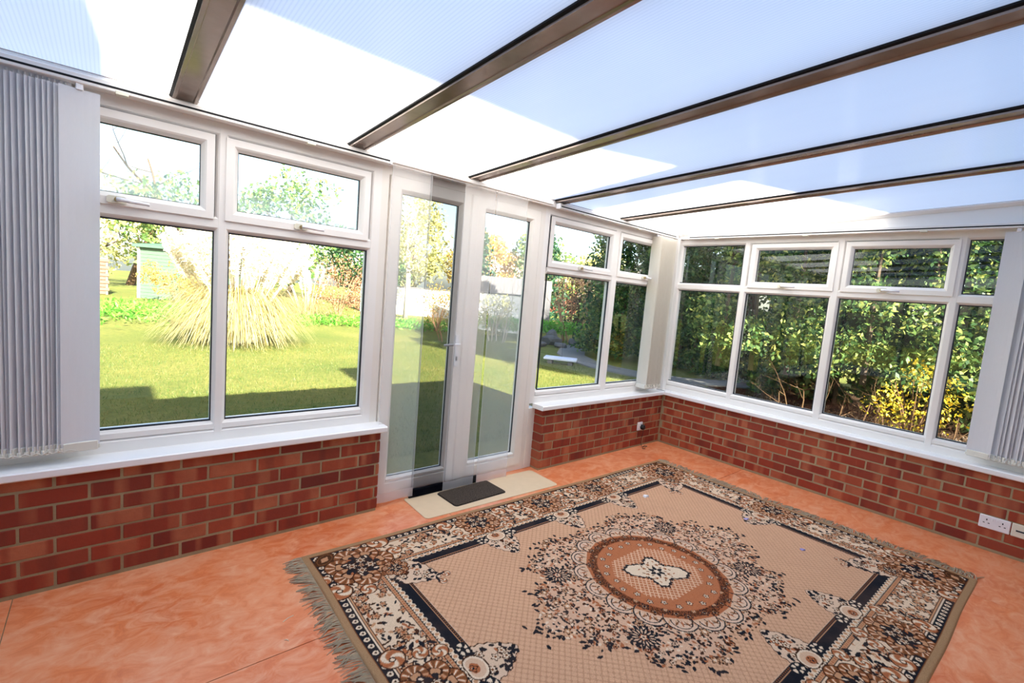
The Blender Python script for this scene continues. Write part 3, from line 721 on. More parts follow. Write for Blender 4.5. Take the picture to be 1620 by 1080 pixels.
# --- mats at the door
def slab_mesh(w, d, h, r, mat, seg=5):
    pts = []
    for cx_, cy_, a0 in ((w/2-r, d/2-r, 0), (-w/2+r, d/2-r, 90), (-w/2+r, -d/2+r, 180), (w/2-r, -d/2+r, 270)):
        for i in range(seg+1):
            a = math.radians(a0+90*i/seg); pts.append((cx_+r*math.cos(a), cy_+r*math.sin(a)))
    n = len(pts); b = h*.5
    v = [(x, y, 0) for x, y in pts]+[(x, y, h-b*.6) for x, y in pts]+[(x*(1-.004/w), y*(1-.004/d), h) for x, y in pts]
    f = [(j*n+i, j*n+(i+1) % n, (j+1)*n+(i+1) % n, (j+1)*n+i) for j in range(2) for i in range(n)]+[tuple(range(n))[::-1], tuple(range(2*n, 3*n))]
    return MB().add(v, f).mesh('slab', mat)
um = link('floor_mat', slab_mesh(1.16, .335, .004, .03, 'underlay'), None, (-2.425, -.118, .0005), (0, 0, math.radians(-1.5)))
tag(um, 'cream rectangular offcut of flooring lying under the dark door mat', 'mat')
dm = empty('door_mat', (-2.535, -.098, .005), math.radians(1.5)); tag(dm, 'small dark brown speckled door mat lying on the cream mat', 'door mat')
link('pile', slab_mesh(.445, .235, .007, .022, 'door_mat'), dm, (0, 0, .0015)); link('backing', slab_mesh(.455, .245, .002, .025, 'black_rubber'), dm, (0, 0, 0))
tag(MB().box((-2.965, .040, 0), (-2.395, .058, .060), .003).build('draught_strip', 'black_rubber'), 'low black strip standing on the floor against the double doors', 'strip')

# --- sheer panels on a thin track
tag(MB().box((-3.235, .012, 2.172), (-1.87, .046, 2.196), .003).build('curtain_track', 'upvc'), 'thin white curtain track above the double doors', 'track')
def sheer_panel(x0, x1, z0, y, mat, hem, label, lean=0.):
    w = x1-x0; o = empty('sheer_panel', (x0+w/2, y, z0)); nx, nz = 10, 14; z1 = 2.170-z0
    def sheet(za, zb, n, off=0.):
        v = []
        for j in range(n+1):
            z = za+(zb-za)*j/n
            for i in range(nx+1):
                f = i/nx-.5; v.append((f*w+lean*(z1-z)/z1, .004*math.sin(f*9+z*1.3)*(1-.3*z)+off, z))
        return v, [(j*(nx+1)+i, j*(nx+1)+i+1, (j+1)*(nx+1)+i+1, (j+1)*(nx+1)+i) for j in range(n) for i in range(nx)]
    MB().add(*sheet(.062, z1, nz)).build('voile', mat, o, True)
    MB().add(*sheet(0, .062, 2)).build('hem', hem, o, True)
    for sx in (-1, 1): MB().tube([(sx*w/2, -.001, z1), (sx*w/2+lean*.5, -.001, z1/2), (sx*w/2+lean, -.001, .002)], .0014, 4).build('edge_tape', hem, o)
    return tag(o, label, 'curtain', 'sheer panels hanging at the double doors')
sheer_panel(-3.222, -2.950, .026, .030, 'white_voile', 'white_hem', 'white sheer panel over the left door leaf, beside the left brick wall')
sheer_panel(-2.958, -2.690, .012, .034, 'black_voile', 'black_hem', 'black sheer panel hanging over the left door glass beside the door handle')
sheer_panel(-2.695, -2.435, .010, .026, 'white_voile', 'white_hem', 'white sheer panel hanging over the meeting stile of the double doors', -.012)
sheer_panel(-2.425, -2.135, .008, .022, 'white_voile', 'white_hem', 'white sheer panel hanging over the glass of the right door leaf', .012)

# --- vertical blinds
VH = 1.520; VW = .127
def vane_mesh(name, mat, bend=.006):
    n = 5; v = []; f = []
    for z in (-VH, 0):
        for th in (-.0007, .0007):
            for i in range(n+1):
                q = i/n-.5; v.append((q*VW, bend*(1-4*q*q)+th, z))
    a = n+1
    for i in range(n):
        f += [(i, i+1, 2*a+i+1, 2*a+i), (a+i+1, a+i, 3*a+i, 3*a+i+1), (i, a+i, a+i+1, i+1), (2*a+i, 2*a+i+1, 3*a+i+1, 3*a+i)]
    f += [(0, 2*a, 3*a, a), (n, a+n, 3*a+n, 2*a+n)]
    return MB().add(v, f).mesh(name, mat)
VM, VMC = vane_mesh('vane', 'vane_white'), vane_mesh('vane', 'vane_cream')
WM = MB().box((-.058, -.004, -VH-.012), (.058, .012, -VH+.030), .003).box((-.066, -.003, -VH-.006), (-.056, .008, -VH+.012), .002).box((.056, -.003, -VH-.006), (.066, .008, -VH+.012), .002).mesh('bottom_weight', 'chain_white')
HM = MB().box((-.012, -.001, -.004), (.012, .009, .028), .002).mesh('hanger', 'white_plastic')
def blind(loc, rz, vanes, rail, label, mesh):
    """local x runs along the window, local -y faces the room; vanes: (x, y, angle)"""
    o = empty('vertical_blind', loc, rz); tag(o, label, 'blind', None)
    a, b = rail
    hr = MB().box((a, -.020, .021), (b, .022, .060), .003).build('headrail', 'upvc', o)
    MB().box((a+.01, -.0212, .034), (b-.01, -.0196, .0425)).build('slot', 'black_rubber', hr)
    MB().box((a-.004, -.024, .018), (a+.012, .024, .062), .003).build('end_cap', 'white_plastic', hr); MB().box((b-.012, -.024, .018), (b+.004, .024, .062), .003).build('end_cap', 'white_plastic', hr)
    for x in np.arange(a+.3, b, .78): MB().box((x-.022, -.023, .014), (x+.022, .012, .030), .002).build('bracket', 'cream_plastic', hr)
    rr = random.Random(len(vanes))
    for i, (x, y, an) in enumerate(vanes):
        v = link('vane', mesh, o, (x, y, 0), (rr.uniform(-.004, .004), rr.uniform(-.004, .004), an))
        link('bottom_weight', WM, v); link('hanger', HM, v)
    pts = [(x-.01, y-.062*abs(math.sin(an))-.006, -VH+.004-.010*(i % 2)) for i, (x, y, an) in enumerate(vanes)]
    MB().tube(pts, .0022, 5).build('bead_chain', 'chain_white', o, True)
    return o
van = [(-.575+.0168*i, .030, math.radians(46+random.uniform(-4, 4))) for i in range(33)]+[(-.004, -.012, math.radians(8))]
blind((-4.612, .030, 2.138), 0, van, (-.95, 1.37), 'white vertical blind drawn back to the left edge of the wide left window', VM)
van = [(.028*i, .0, math.radians(90+random.uniform(-3, 3))) for i in range(10)]
blind((-.355, .034, 2.138), 0, [(x-.024, y, a) for x, y, a in van], (-1.44, .29), 'white vertical blind stacked in the corner between the two brick walls', VMC)
van = [(.012, -.010, math.radians(-14))]+[(.070+.0185*i, .030, math.radians(130+random.uniform(-4, 4))) for i in range(28)]
blind((.024, -2.405, 2.138), -PI/2, van, (-2.33, .95), 'white vertical blind drawn back to the right end of the right-hand window', VM)

# --- sockets
def plate(name, w, h, loc, rz, mat, label, cat='socket'):
    o = empty(name, loc, rz); MB().box((-w/2, -.010, -h/2), (w/2, .002, h/2), .004).build('faceplate', mat, o); return tag(o, label, cat)
def gang(o, x):
    for dx, dz, w, h in ((0, .016, .006, .011), (-.012, -.006, .009, .005), (.012, -.006, .009, .005)):
        MB().box((x+dx-w/2, -.0115, dz-h/2), (x+dx+w/2, -.0095, dz+h/2)).build('pin_hole', 'dark_slot', o)
ss = plate('wall_socket', .086, .086, (-.378, -.001, .214), 0, 'white_plastic', 'white single wall socket on the brick wall near the corner'); gang(ss, .012)
MB().box((-.034, -.014, .012), (-.022, -.009, .030), .001).build('switch', 'white_plastic', ss)
pg = empty('plug', (-.352, -.0125, .205)); tag(pg, 'round black mains plug pushed into the single socket, its cable on the floor', 'plug')
MB().tube([(0, 0, 0), (0, -.012, 0), (0, -.030, 0), (0, -.036, 0)], [.026, .028, .024, .014], 14).build('plug_body', 'black_plastic', pg)
cab = [(0, -.022, -.024), (-.004, -.026, -.06), (-.014, -.020, -.11), (-.018, -.022, -.16), (-.010, -.032, -.196), (.030, -.055, -.2), (.062, -.05, -.199), (.045, -.025, -.196), (.0, -.04, -.198), (-.05, -.07, -.2), (-.03, -.09, -.2)]
MB().tube(cab, .0028, 6).build('cable', 'black_plastic', pg, True)
ds = plate('wall_socket', .148, .088, (.0005, -2.560, .195), -PI/2, 'white_plastic', 'white double wall socket on the right brick wall'); gang(ds, -.038); gang(ds, .038)
for x in (-.012, .012): MB().box((x-.005, -.014, .014), (x+.005, -.009, .034), .001).build('switch', 'white_plastic', ds)
fp = plate('outlet_plate', .086, .088, (.0005, -2.682, .195), -PI/2, 'cream_plastic', 'cream outlet plate with dark slot to the right of the double socket')
MB().box((-.022, -.0115, -.006), (.022, -.0095, .004)).build('slot', 'dark_slot', fp)
tag(MB().tube([(-.006, .085, Z_ST+.003), (-.004, .0, Z_ST+.003), (-.02, -.031, Z_ST+.002), (-.022, -.0345, Z_ST-.012), (-.021, -.034, Z_SB+.002)], .0022, 6).build('cord', 'fence_grey'), 'thin grey cord trailing over the window board in the corner', 'cord')

# --- litter
def scrap(loc, mat, label, pts, h=.004):
    n = len(pts); m = MB().add([(x, y, 0) for x, y in pts]+[(x*.8, y*.85, h+.004*math.sin(i*2.1)) for i, (x, y) in enumerate(pts)],
        [(i, (i+1) % n, n+(i+1) % n, n+i) for i in range(n)]+[tuple(range(n))[::-1], tuple(range(n, 2*n))])
    o = m.build('paper_scrap', mat); o.location = loc; tag(o, label, 'scrap', 'scraps on the rug')
scrap((-1.42, -.807, .0085), 'paper_white', 'white crumpled scrap lying on the rug towards the corner', [(-.022, -.014), (.02, -.016), (.026, .006), (.004, .018), (-.02, .012)], .010)
scrap((-1.085, -1.415, .0085), 'paper_lilac', 'lilac scrap lying on a border palmette on the far right of the rug', [(-.016, -.01), (.016, -.012), (.013, .012), (-.012, .014)])
scrap((-1.198, -1.813, .0085), 'paper_lilac', 'lilac scrap lying on the plain beige field of the rug', [(-.018, -.006), (.006, -.016), (.02, .0), (.0, .014), (-.014, .01)])
for loc, rz, L, lab in (((-3.945, -.735, .0015), .35, .05, 'pale straw lying on the orange floor left of the rug fringe'), ((-3.985, -.86, .0015), -.9, .018, 'tiny pale crumb of straw on the floor near the seam left of the rug')):
    o = MB().tube([(-L/2, 0, 0), (0, .003, .001), (L/2, 0, 0)], .0016, 5).build('straw', 'straw'); o.location = loc; o.rotation_euler = (0, 0, rz); tag(o, lab, 'straw', None)

# ================================================================== THE GARDEN
GZ = -.25
def ground_z(x, y): return GZ+.25*np.clip((np.asarray(y, float)-11)/10, 0, 1)+.05*np.sin(np.asarray(x)*.4)*np.clip((np.asarray(y)-6)/8, 0, 1)
nx, ny = 90, 80
gx = np.linspace(-45, 55, nx); gy = np.concatenate([np.linspace(.30, 16, 45), np.linspace(17, 90, 35)])
Xg, Yg = np.meshgrid(gx, gy); i = (np.arange(ny-1)[:, None]*nx+np.arange(nx-1)).ravel()
lawn = link('lawn', np_mesh('lawn', np.stack([Xg, Yg, ground_z(Xg, Yg)], -1).reshape(-1, 3), np.stack([i, i+1, i+nx+1, i+nx], 1), 'lawn', True)); tag(lawn, kind=S)
gx = np.linspace(.30, 55, 50); gy = np.linspace(-40, .30, 40); Xg, Yg = np.meshgrid(gx, gy); i = (np.arange(39)[:, None]*50+np.arange(49)).ravel()
tag(link('ground', np_mesh('ground', np.stack([Xg, Yg, np.full_like(Xg, GZ)], -1).reshape(-1, 3), np.stack([i, i+1, i+51, i+50], 1), 'lawn')), kind=S)
litter = MB().add([(.35, -3.2, GZ+.012), (9, -4.5, GZ+.012), (9, 2.0, GZ+.012), (5.6, 2.3, GZ+.012), (4.2, 1.7, GZ+.012), (1.2, 1.2, GZ+.012), (.35, .6, GZ+.012)], [tuple(range(7))]).build('soil', 'leaf_litter'); tag(litter, kind=S)

R_ = np.random.RandomState(21)
def leaf_quads(P, size, nrm=None, spread=1., aspect=.55, droop=0.):
    """a four-cornered leaf at every point; returns verts, faces"""
    n = len(P); d = R_.normal(size=(n, 3)); d[:, 2] -= droop
    if nrm is not None: d = d*spread+nrm
    d /= np.linalg.norm(d, axis=1)[:, None]
    q = R_.normal(size=(n, 3)); s = np.cross(d, q); s /= np.linalg.norm(s, axis=1)[:, None]; t = np.cross(d, s)
    L = (size*R_.uniform(.6, 1.3, n))[:, None]
    V = np.stack([P-t*L*.5, P+s*L*aspect*.5-t*L*.05+d*L*.06, P+t*L*.5, P-s*L*aspect*.5-t*L*.05+d*L*.06], 1).reshape(-1, 3)
    return V, np.arange(n*4).reshape(n, 4)
def foliage(name, P, size, mat, parent=None, **kw):
    V, F = leaf_quads(np.asarray(P), size, **kw); o = link(name, np_mesh(name, V, F, mat), parent); o['kind'] = 'stuff'; return o
def crown_pts(c, r, n, clumps=40, cr=.28, shell=.72):
    """points gathered in clumps near an ellipsoid's surface"""
    d = R_.normal(size=(clumps, 3)); d /= np.linalg.norm(d, axis=1)[:, None]
    K = d*R_.uniform(shell, 1., (clumps, 1))
    k = R_.randint(0, clumps, n); q = R_.normal(size=(n, 3)); q /= np.linalg.norm(q, axis=1)[:, None]
    P = K[k]+q*cr*R_.uniform(.35, 1., (n, 1))**.5
    return np.array(c)+P*np.array(r)
def limbs(m, base, direction, L, rad, depth, rnd, spread=.6, seg=3):
    pts = [Vector(base)]; d = Vector(direction).normalized(); rr = [rad]
    for i in range(seg):
        d = (d+Vector((rnd.uniform(-1, 1), rnd.uniform(-1, 1), rnd.uniform(-.3, .7)))*.16).normalized(); pts.append(pts[-1]+d*L/seg); rr.append(rad*(1-.55*(i+1)/seg))
    m.tube(pts, rr, 5 if depth > 1 else 3)
    if depth > 0:
        for i in range(3 if depth > 1 else 4):
            a = pts[rnd.randint(1, seg)]; nd = (d+Vector((rnd.uniform(-1, 1), rnd.uniform(-1, 1), rnd.uniform(-.5, .8)))*spread*1.5).normalized()
            limbs(m, a, nd, L*rnd.uniform(.5, .75), rr[-1]*.85, depth-1, rnd, spread, seg)
def tree(name, label, cat, base, h, r, mat, n=3000, size=.16, trunk='bark', tr=.12, clumps=45, low=.25, group=None, squash=1., depth=1):
    o = empty(name, base); tag(o, label, cat, group); rnd = random.Random(int(h*100+base[0]*10))
    m = MB(); top = h*.7
    m.tube([(0, 0, -.1), (.03*h*.2, 0, h*.25), (-.02*h*.3, .02*h, h*.5), (.02, 0, top)], [tr, tr*.85, tr*.6, tr*.25], 8)
    for k in range(5): limbs(m, (0, 0, h*(low+.08*k)), (math.cos(k*2.4), math.sin(k*2.4), .8), r*.7, tr*.4, depth, rnd)
    m.build('trunk', trunk, o, True)
    zc = h*(low+1)/2
    foliage('crown', crown_pts((0, 0, zc), (r, r, h*(1-low)/2*squash), n, clumps), size, mat, o)
    return o
def shrub(name, label, cat, base, r, mat, n=1500, size=.09, twig='twig', clumps=30, group=None, stems=9):
    o = empty(name, base); tag(o, label, cat, group); rnd = random.Random(int(base[0]*31+base[1]*7))
    m = MB()
    for k in range(stems):
        a = k*2.4; m.tube([(0, 0, -.05), (math.cos(a)*r[0]*.3, math.sin(a)*r[1]*.3, r[2]*.9), (math.cos(a)*r[0]*.62, math.sin(a)*r[1]*.62, r[2]*1.5)], [.018, .012, .005], 4)
    m.build('stems', twig, o)['kind'] = 'stuff'
    foliage('foliage', crown_pts((0, 0, r[2]), r, n, clumps, .33, .55), size, mat, o)
    return o
def bare(name, label, cat, base, h, mat, depth=4, seed=1, rad=.1, spread=.7, stems=1, r0=.25):
    o = empty(name, base); tag(o, label, cat); rnd = random.Random(seed); m = MB()
    for k in range(stems):
        a = k*2.4; limbs(m, (math.cos(a)*r0*(stems > 1), math.sin(a)*r0*(stems > 1), -.1), (.25*math.cos(a), .25*math.sin(a), 1), h*.55, rad, depth, rnd, spread)
    m.build('branches', mat, o); return o
# grass blades on the near lawn
n = 60000
P = np.stack([R_.uniform(-6.5, 5.0, n), 1.4+R_.uniform(0, 1, n)**1.4*8.5, np.zeros(n)], 1); P[:, 2] = ground_z(P[:, 0], P[:, 1])
a = R_.uniform(0, 2*PI, n); h = R_.uniform(.02, .055, n); w = .0035
dx, dy = np.cos(a), np.sin(a); lean = R_.uniform(-.03, .03, (n, 2))
V = np.stack([P+np.stack([dx*w, dy*w, 0*dx], 1), P-np.stack([dx*w, dy*w, 0*dx], 1), P+np.stack([lean[:, 0], lean[:, 1], h], 1)], 1).reshape(-1, 3)
gr = link('grass', np_mesh('grass', V, np.arange(n*3).reshape(n, 3), 'grass_blade')); tag(gr, 'short green grass growing on the lawn outside the windows', None, None, 'stuff')

# pampas grass in the middle of the lawn
def pampas(base, s, nleaf, nplume, label, seed):
    o = empty('pampas_grass', base); tag(o, label, 'pampas grass'); rn = np.random.RandomState(seed)
    a = rn.uniform(0, 2*PI, nleaf); R = s*rn.uniform(.12, 1., nleaf)**.8*1.15; H = s*rn.uniform(.50, 1.20, nleaf); DR = rn.uniform(.62, 1.0, nleaf)
    T = np.linspace(0, 1, 6); rows = []
    for t in T:
        rad = .12*s+R*t**1.25; z = H*np.sin(t*PI*DR)*.8+.01
        rows.append(np.stack([np.cos(a)*rad, np.sin(a)*rad, z], 1))
    side = np.stack([-np.sin(a), np.cos(a), 0*a], 1)
    V = np.concatenate([np.stack([r_-side*.0048*s*(1-.8*t), r_+side*.0048*s*(1-.8*t)], 1)[:, None] for r_, t in zip(rows, T)], 1)   # n,6,2,3
    idx = np.arange(nleaf*12).reshape(nleaf, 6, 2)
    F = np.concatenate([np.stack([idx[:, j, 0], idx[:, j, 1], idx[:, j+1, 1], idx[:, j+1, 0]], 1) for j in range(5)])
    f = link('leaves', np_mesh('leaves', V.reshape(-1, 3), F, 'pampas_leaf'), o); f['kind'] = 'stuff'
    rnd = random.Random(seed)
    for k in range(nplume):
        an = rnd.uniform(0, 6.28); q = rnd.uniform(.1, 1.)**.6; top = Vector((math.cos(an)*q*.95*s, math.sin(an)*q*.95*s, s*rnd.uniform(1.35, 1.80)*(1.08-.25*q)))
        b = Vector((math.cos(an)*q*.25*s, math.sin(an)*q*.25*s, .05)); mid = (b*.5+top*.5)+Vector((0, 0, .12*s))
        st = MB().tube([b, mid, top], [.010*s, .008*s, .005*s], 4).build('plume_stem', 'plume', o)
        d = (top-mid).normalized(); L = .52*s; m = 170
        t_ = rn.uniform(-.15, 1, m); c = np.array(top)[None]+np.array(d)[None]*((t_-.35)*L)[:, None]
        wd = .075*s*np.sin(np.clip((t_+.18)/1.2, 0, 1)*PI)**.7
        off = rn.normal(size=(m, 3)); off /= np.linalg.norm(off, axis=1)[:, None]
        Pp = c+off*(wd*rn.uniform(.2, 1, m))[:, None]
        V, F = leaf_quads(Pp, .11*s, np.array(d)[None]*.0, 1., .22)
        link('plume', np_mesh('plume', V, F, 'plume'), st)
    return o
pampas((-2.25, 9.9, -.25), 1.45, 7000, 110, 'big pale pampas grass clump with feathery plumes in the middle of the lawn', 3)
pampas((.95, 15.2, -.14), 1.0, 700, 12, 'smaller pampas grass with white plumes standing beyond the big clump', 8)

# timber shed with a felt roof
sh = empty('garden_shed', (-3.62, 22.75, -.10), math.radians(-40)); tag(sh, 'pale green timber shed with horizontal boards beyond the lawn', 'shed')
W_, D_, H_ = 3.2, 2.0, 2.20
MB().box((.02, .02, 0), (W_-.02, D_-.02, H_)).build('frame', 'shed_green', sh)
for k in range(15):
    z = .02+k*.145
    MB().sweep([(0, 0), (-.022, 0), (-.008, .142), (0, .142)], (0, .02, z), (W_, .02, z), (0, 1, 0), (0, 0, 1)).build('board', 'shed_green', sh)
    MB().sweep([(0, 0), (-.022, 0), (-.008, .142), (0, .142)], (.02, D_, z), (.02, 0, z), (1, 0, 0), (0, 0, 1)).build('board', 'shed_green', sh)
MB().box((-.035, -.035, 0), (.05, .05, H_), .004).build('corner_post', 'render_white', sh)
MB().add([(-.15, -.18, H_-.02), (W_+.15, -.18, H_-.02), (W_+.15, D_+.15, H_+.20), (-.15, D_+.15, H_+.20), (-.15, -.18, H_+.10), (W_+.15, -.18, H_+.10), (W_+.15, D_+.15, H_+.32), (-.15, D_+.15, H_+.32)],
         [(3, 2, 1, 0), (4, 5, 6, 7), (0, 1, 5, 4), (1, 2, 6, 5), (2, 3, 7, 6), (3, 0, 4, 7)]).build('roof', 'shed_roof', sh)
# garden wall left of the shed, with a climber over it
gw = empty('garden_wall', (-6.9, 24.1, -.05), math.radians(-4)); tag(gw, 'low brick garden wall left of the green shed', 'wall')
MB().box((0, .03, 0), (2.3, .25, 1.55)).build('core', 'mortar', gw)
bmg = MB().box((-.215, -.02, -.065), (.215, .06, .065), .012).mesh('block', 'garden_brick')
for r in range(10):
    for c_ in range(5): link('block', bmg, gw, (.235+.45*c_+(.10 if r % 2 else -.02), .0, .08+.152*r))
tree('small_tree', 'bright green bushy small tree overhanging the garden wall left of the shed', 'tree', (-6.15, 23.2, .05), 3.1, 1.05, 'leaf_bright', 2600, .17, tr=.07, low=.45)
shrub('ochre_shrub', 'ochre yellow shrub growing against the front of the green shed', 'shrub', (-2.55, 19.6, .0), (1.05, .9, .85), 'leaf_ochre', 1800, .11)
shrub('red_shrub', 'rounded reddish twiggy shrub at the far edge of the lawn left of the doors', 'shrub', (1.95, 14.9, -.15), (1.05, 1.0, 1.15), 'leaf_red', 2600, .07, clumps=50, stems=14)
for k, (x, y, r) in enumerate(((-4.6, 15.5, 1.9), (-2.9, 16.4, 1.5), (-6.3, 17.2, 2.0))):
    P = np.stack([x+R_.normal(size=900)*r*.5, y+R_.normal(size=900)*r*.55, R_.uniform(.0, .38, 900)], 1); P[:, 2] += ground_z(P[:, 0], P[:, 1])
    tag(foliage('weed_patch', P, .20, 'leaf_bright', None, aspect=.3), ('bright green weeds in the middle of the rough patch before the shed', 'bright green weeds at the right end of the rough patch by the ochre shrub', 'bright green weeds at the left of the rough patch below the garden wall')[k], None, None, 'stuff')
P = np.stack([R_.uniform(-.2, 5.5, 1400), 0*R_.uniform(size=1400), R_.uniform(0, .35, 1400)], 1); P[:, 1] = 14.2-.28*P[:, 0]+R_.normal(size=1400)*.35; P[:, 2] += ground_z(P[:, 0], P[:, 1])
tag(foliage('border_plants', P, .18, 'leaf_bright', None, aspect=.3), 'bright green border plants along the far edge of the lawn', None, None, 'stuff')

# tall backdrop of trees beyond the garden
bk = [((-11.5, 31, 0), 6.8, 3.2, 'leaf_tree', 'rounded pale green tree standing far left beyond the garden wall'),
      ((-6.0, 33, 0), 7.0, 3.6, 'leaf_pale', 'pale yellowish tree showing above the left end of the shed'),
      ((-1.0, 32, 0), 6.6, 3.4, 'leaf_tree', 'green tree showing directly above the shed roof'),
      ((4.0, 29, 0), 7.6, 3.1, 'leaf_tree', 'green tree standing behind the big pampas plumes'),
      ((7.8, 26, 0), 4.6, 2.4, 'leaf_hedge', 'dark green tree standing behind the reddish shrub'),
      ((12.5, 29, 0), 7.8, 2.6, 'leaf_pale', 'tall pale tree seen through the upper left door glass'),
      ((17.5, 27, 0), 5.6, 2.6, 'leaf_ochre', 'ochre tree seen low behind the black sheer panel'),
      ((21.0, 24, 0), 6.4, 2.6, 'leaf_tree', 'green tree seen through the left side of the right door glass'),
      ((26.0, 22.5, 0), 5.6, 2.7, 'leaf_pale', 'pale tree seen through the right side of the right door glass')]
for b, h, r, mat, lab in bk: tree('tree', lab, 'tree', b, h, r, mat, 3000, .30, tr=.2, low=.15, group='trees beyond the garden', clumps=60)
def conifer(base, h, r, n, size, label, name='conifer', mat='leaf_conifer', power=.8):
    o = empty(name, base); tag(o, label, 'tree')
    MB().tube([(0, 0, -.1), (0, 0, h*.95)], [.045*h*.4, .01], 7).build('trunk', 'bark', o)
    t = R_.uniform(0, 1, n)**1.3; a = R_.uniform(0, 2*PI, n); rr = r*(1-t)**power*R_.uniform(.55, 1.06, n)*(1+.22*np.sin(a*7+t*40))
    foliage('crown', np.stack([np.cos(a)*rr, np.sin(a)*rr, .05*h+t*h*.95-rr*.12], 1), size, mat, o, droop=.5); return o
conifer((11.0, 19.0, -.1), 6.2, 1.5, 3000, .24, 'dark spreading conifer seen through the left door glass beside the handle')
conifer((16.0, 18.6, -.1), 6.0, 1.9, 3000, .24, 'dark conifer seen at the top of the right door glass')
tree('silver_tree', 'tall pale-trunked tree beyond the lawn, behind the left white sheer panel', 'tree', (5.6, 16.6, 0), 6.6, 1.25, 'leaf_pale', 2600, .16, 'pale_bark', .13, low=.30, depth=2)
bare('bare_tree', 'leafless tree with spreading branches seen through the upper left window', 'tree', (-3.6, 36, -.1), 11.0, 'dark_twig', 5, 5, .26, .95)
bare('bare_shrub', 'twiggy leafless shrub on the lawn seen behind the black sheer panel', 'shrub', (3.6, 9.8, -.25), 1.9, 'twig', 3, 8, .018, .6, 7)
bare('bare_bush', 'arching bare bush seen through the left of the right door glass', 'shrub', (5.6, 9.9, -.25), 2.3, 'pale_bark', 3, 12, .022, .9, 6)
# white rendered garden walls beyond the lawn
for (x0, y0, x1, y1, h, lab) in ((4.6, 19.3, 9.4, 17.6, 1.55, 'white rendered garden wall seen through the left door leaf'), (6.9, 14.0, 9.1, 11.95, 1.62, 'white rendered garden wall seen through the right door leaf')):
    L = math.hypot(x1-x0, y1-y0); o = empty('garden_wall', (x0, y0, -.25), math.atan2(y1-y0, x1-x0)); tag(o, lab, 'wall')
    MB().box((0, 0, -.1), (L, .2, h), .01).build('render', 'render_white', o); MB().box((-.03, -.04, h), (L+.03, .24, h+.06), .012).build('coping', 'stone', o)
fe = empty('board_fence', (7.6, 15.4, -.2), math.atan2(-3.0, 3.2)); tag(fe, 'grey timber fence standing behind the white wall', 'fence')
bmf = MB().box((-.075, 0, 0), (.075, .02, 2.35), .003).mesh('fence_board', 'fence_grey')
for k in range(27): link('fence_board', bmf, fe, (.08+.155*k, .004*(k % 2), 0))
for z in (.4, 1.9): MB().box((0, .02, z), (4.25, .07, z+.09)).build('fence_rail', 'fence_grey', fe)
shrub('round_shrub', 'rounded yellow-green shrub before the white wall seen through the right door', 'shrub', (6.6, 11.4, -.2), (.85, .8, .72), 'leaf_pale', 1600, .08)
shrub('low_shrub', 'ochre twiggy shrub seen low through the left door glass near the handle', 'shrub', (4.7, 12.4, -.2), (.9, .8, .85), 'leaf_ochre', 1700, .07)
# distant house beyond the fence
hs = empty('distant_house', (22, 33, 0), math.radians(-35)); tag(hs, 'distant house with pinkish tiled roof showing between the trees', 'house')
MB().box((0, 0, 0), (9, 6, 3.0)).build('walls', 'house_brick', hs)
MB().add([(-.3, -.3, 2.9), (9.3, -.3, 2.9), (9.3, 6.3, 2.9), (-.3, 6.3, 2.9), (-.3, 3, 5.2), (9.3, 3, 5.2)], [(0, 1, 5, 4), (2, 3, 4, 5), (0, 4, 3), (1, 2, 5), (3, 2, 1, 0)]).build('roof', 'pink_tile', hs)

# rockery, path and slab outside the right-hand part of the back wall
pc = [(9.5, 9.2), (7.4, 8.0), (6.1, 6.9), (5.45, 5.9), (5.15, 4.9), (5.2, 3.9), (5.7, 2.9), (6.6, 2.2), (8.5, 1.6)]
v = []; f = []
for k, (x, y) in enumerate(pc):
    a, b = pc[max(k-1, 0)], pc[min(k+1, len(pc)-1)]; d = Vector((b[0]-a[0], b[1]-a[1], 0)).normalized(); q = Vector((-d.y, d.x, 0))*.42
    for z in (GZ-.02, GZ+.035): v += [(x+q.x, y+q.y, z), (x-q.x, y-q.y, z)]
for k in range(len(pc)-1):
    b = 4*k; f += [(b+2, b+3, b+7, b+6), (b, b+2, b+6, b+4), (b+1, b+5, b+7, b+3)]
tag(MB().add(v, f).build('garden_path', 'path_stone'), kind=S)
def rock_mesh(seed, s):
    bm = bmesh.new(); bmesh.ops.create_icosphere(bm, subdivisions=2, radius=1); rn = random.Random(seed); ks = [Vector((rn.gauss(0, 1), rn.gauss(0, 1), rn.gauss(0, 1))).normalized() for _ in range(7)]
    for q in bm.verts:
        p = q.co.copy()
        for kk in ks:
            d = p.dot(kk)
            if d > .62: p -= kk*(d-.62)
        q.co = Vector((p.x*s[0], p.y*s[1], p.z*s[2]))
    me = bpy.data.meshes.new('rock'); bm.to_mesh(me); bm.free(); me.materials.append(MAT['stone']); return me
rocks = [(6.55, 8.75, .34, .28, .12), (7.25, 8.45, .42, .3, .14), (7.9, 8.1, .34, .3, .12), (6.7, 9.4, .40, .3, .22), (7.5, 9.1, .46, .32, .24), (8.25, 8.75, .38, .28, .2), (8.9, 8.3, .36, .28, .2), (7.1, 9.9, .4, .3, .34), (8.0, 9.6, .44, .32, .34)]
RL = ['flat grey rock at the left foot of the rockery', 'broad grey rock in the middle of the rockery foot', 'grey rock at the right foot of the rockery', 'grey rock at the left of the rockery, second row', 'large grey rock in the middle of the rockery, second row',
      'grey rock right of the middle in the rockery, second row', 'grey rock at the right end of the rockery, by the dark column of ivy', 'grey rock at the top left of the rockery under the green plants', 'grey rock at the top right of the rockery under the green plants']
for k, (x, y, a, b, c_) in enumerate(rocks):
    o = link('rock', rock_mesh(k, (a, b, c_)), None, (x, y, GZ+c_*.55), (0, 0, k*1.3)); tag(o, RL[k], 'rock', 'rockery stones')
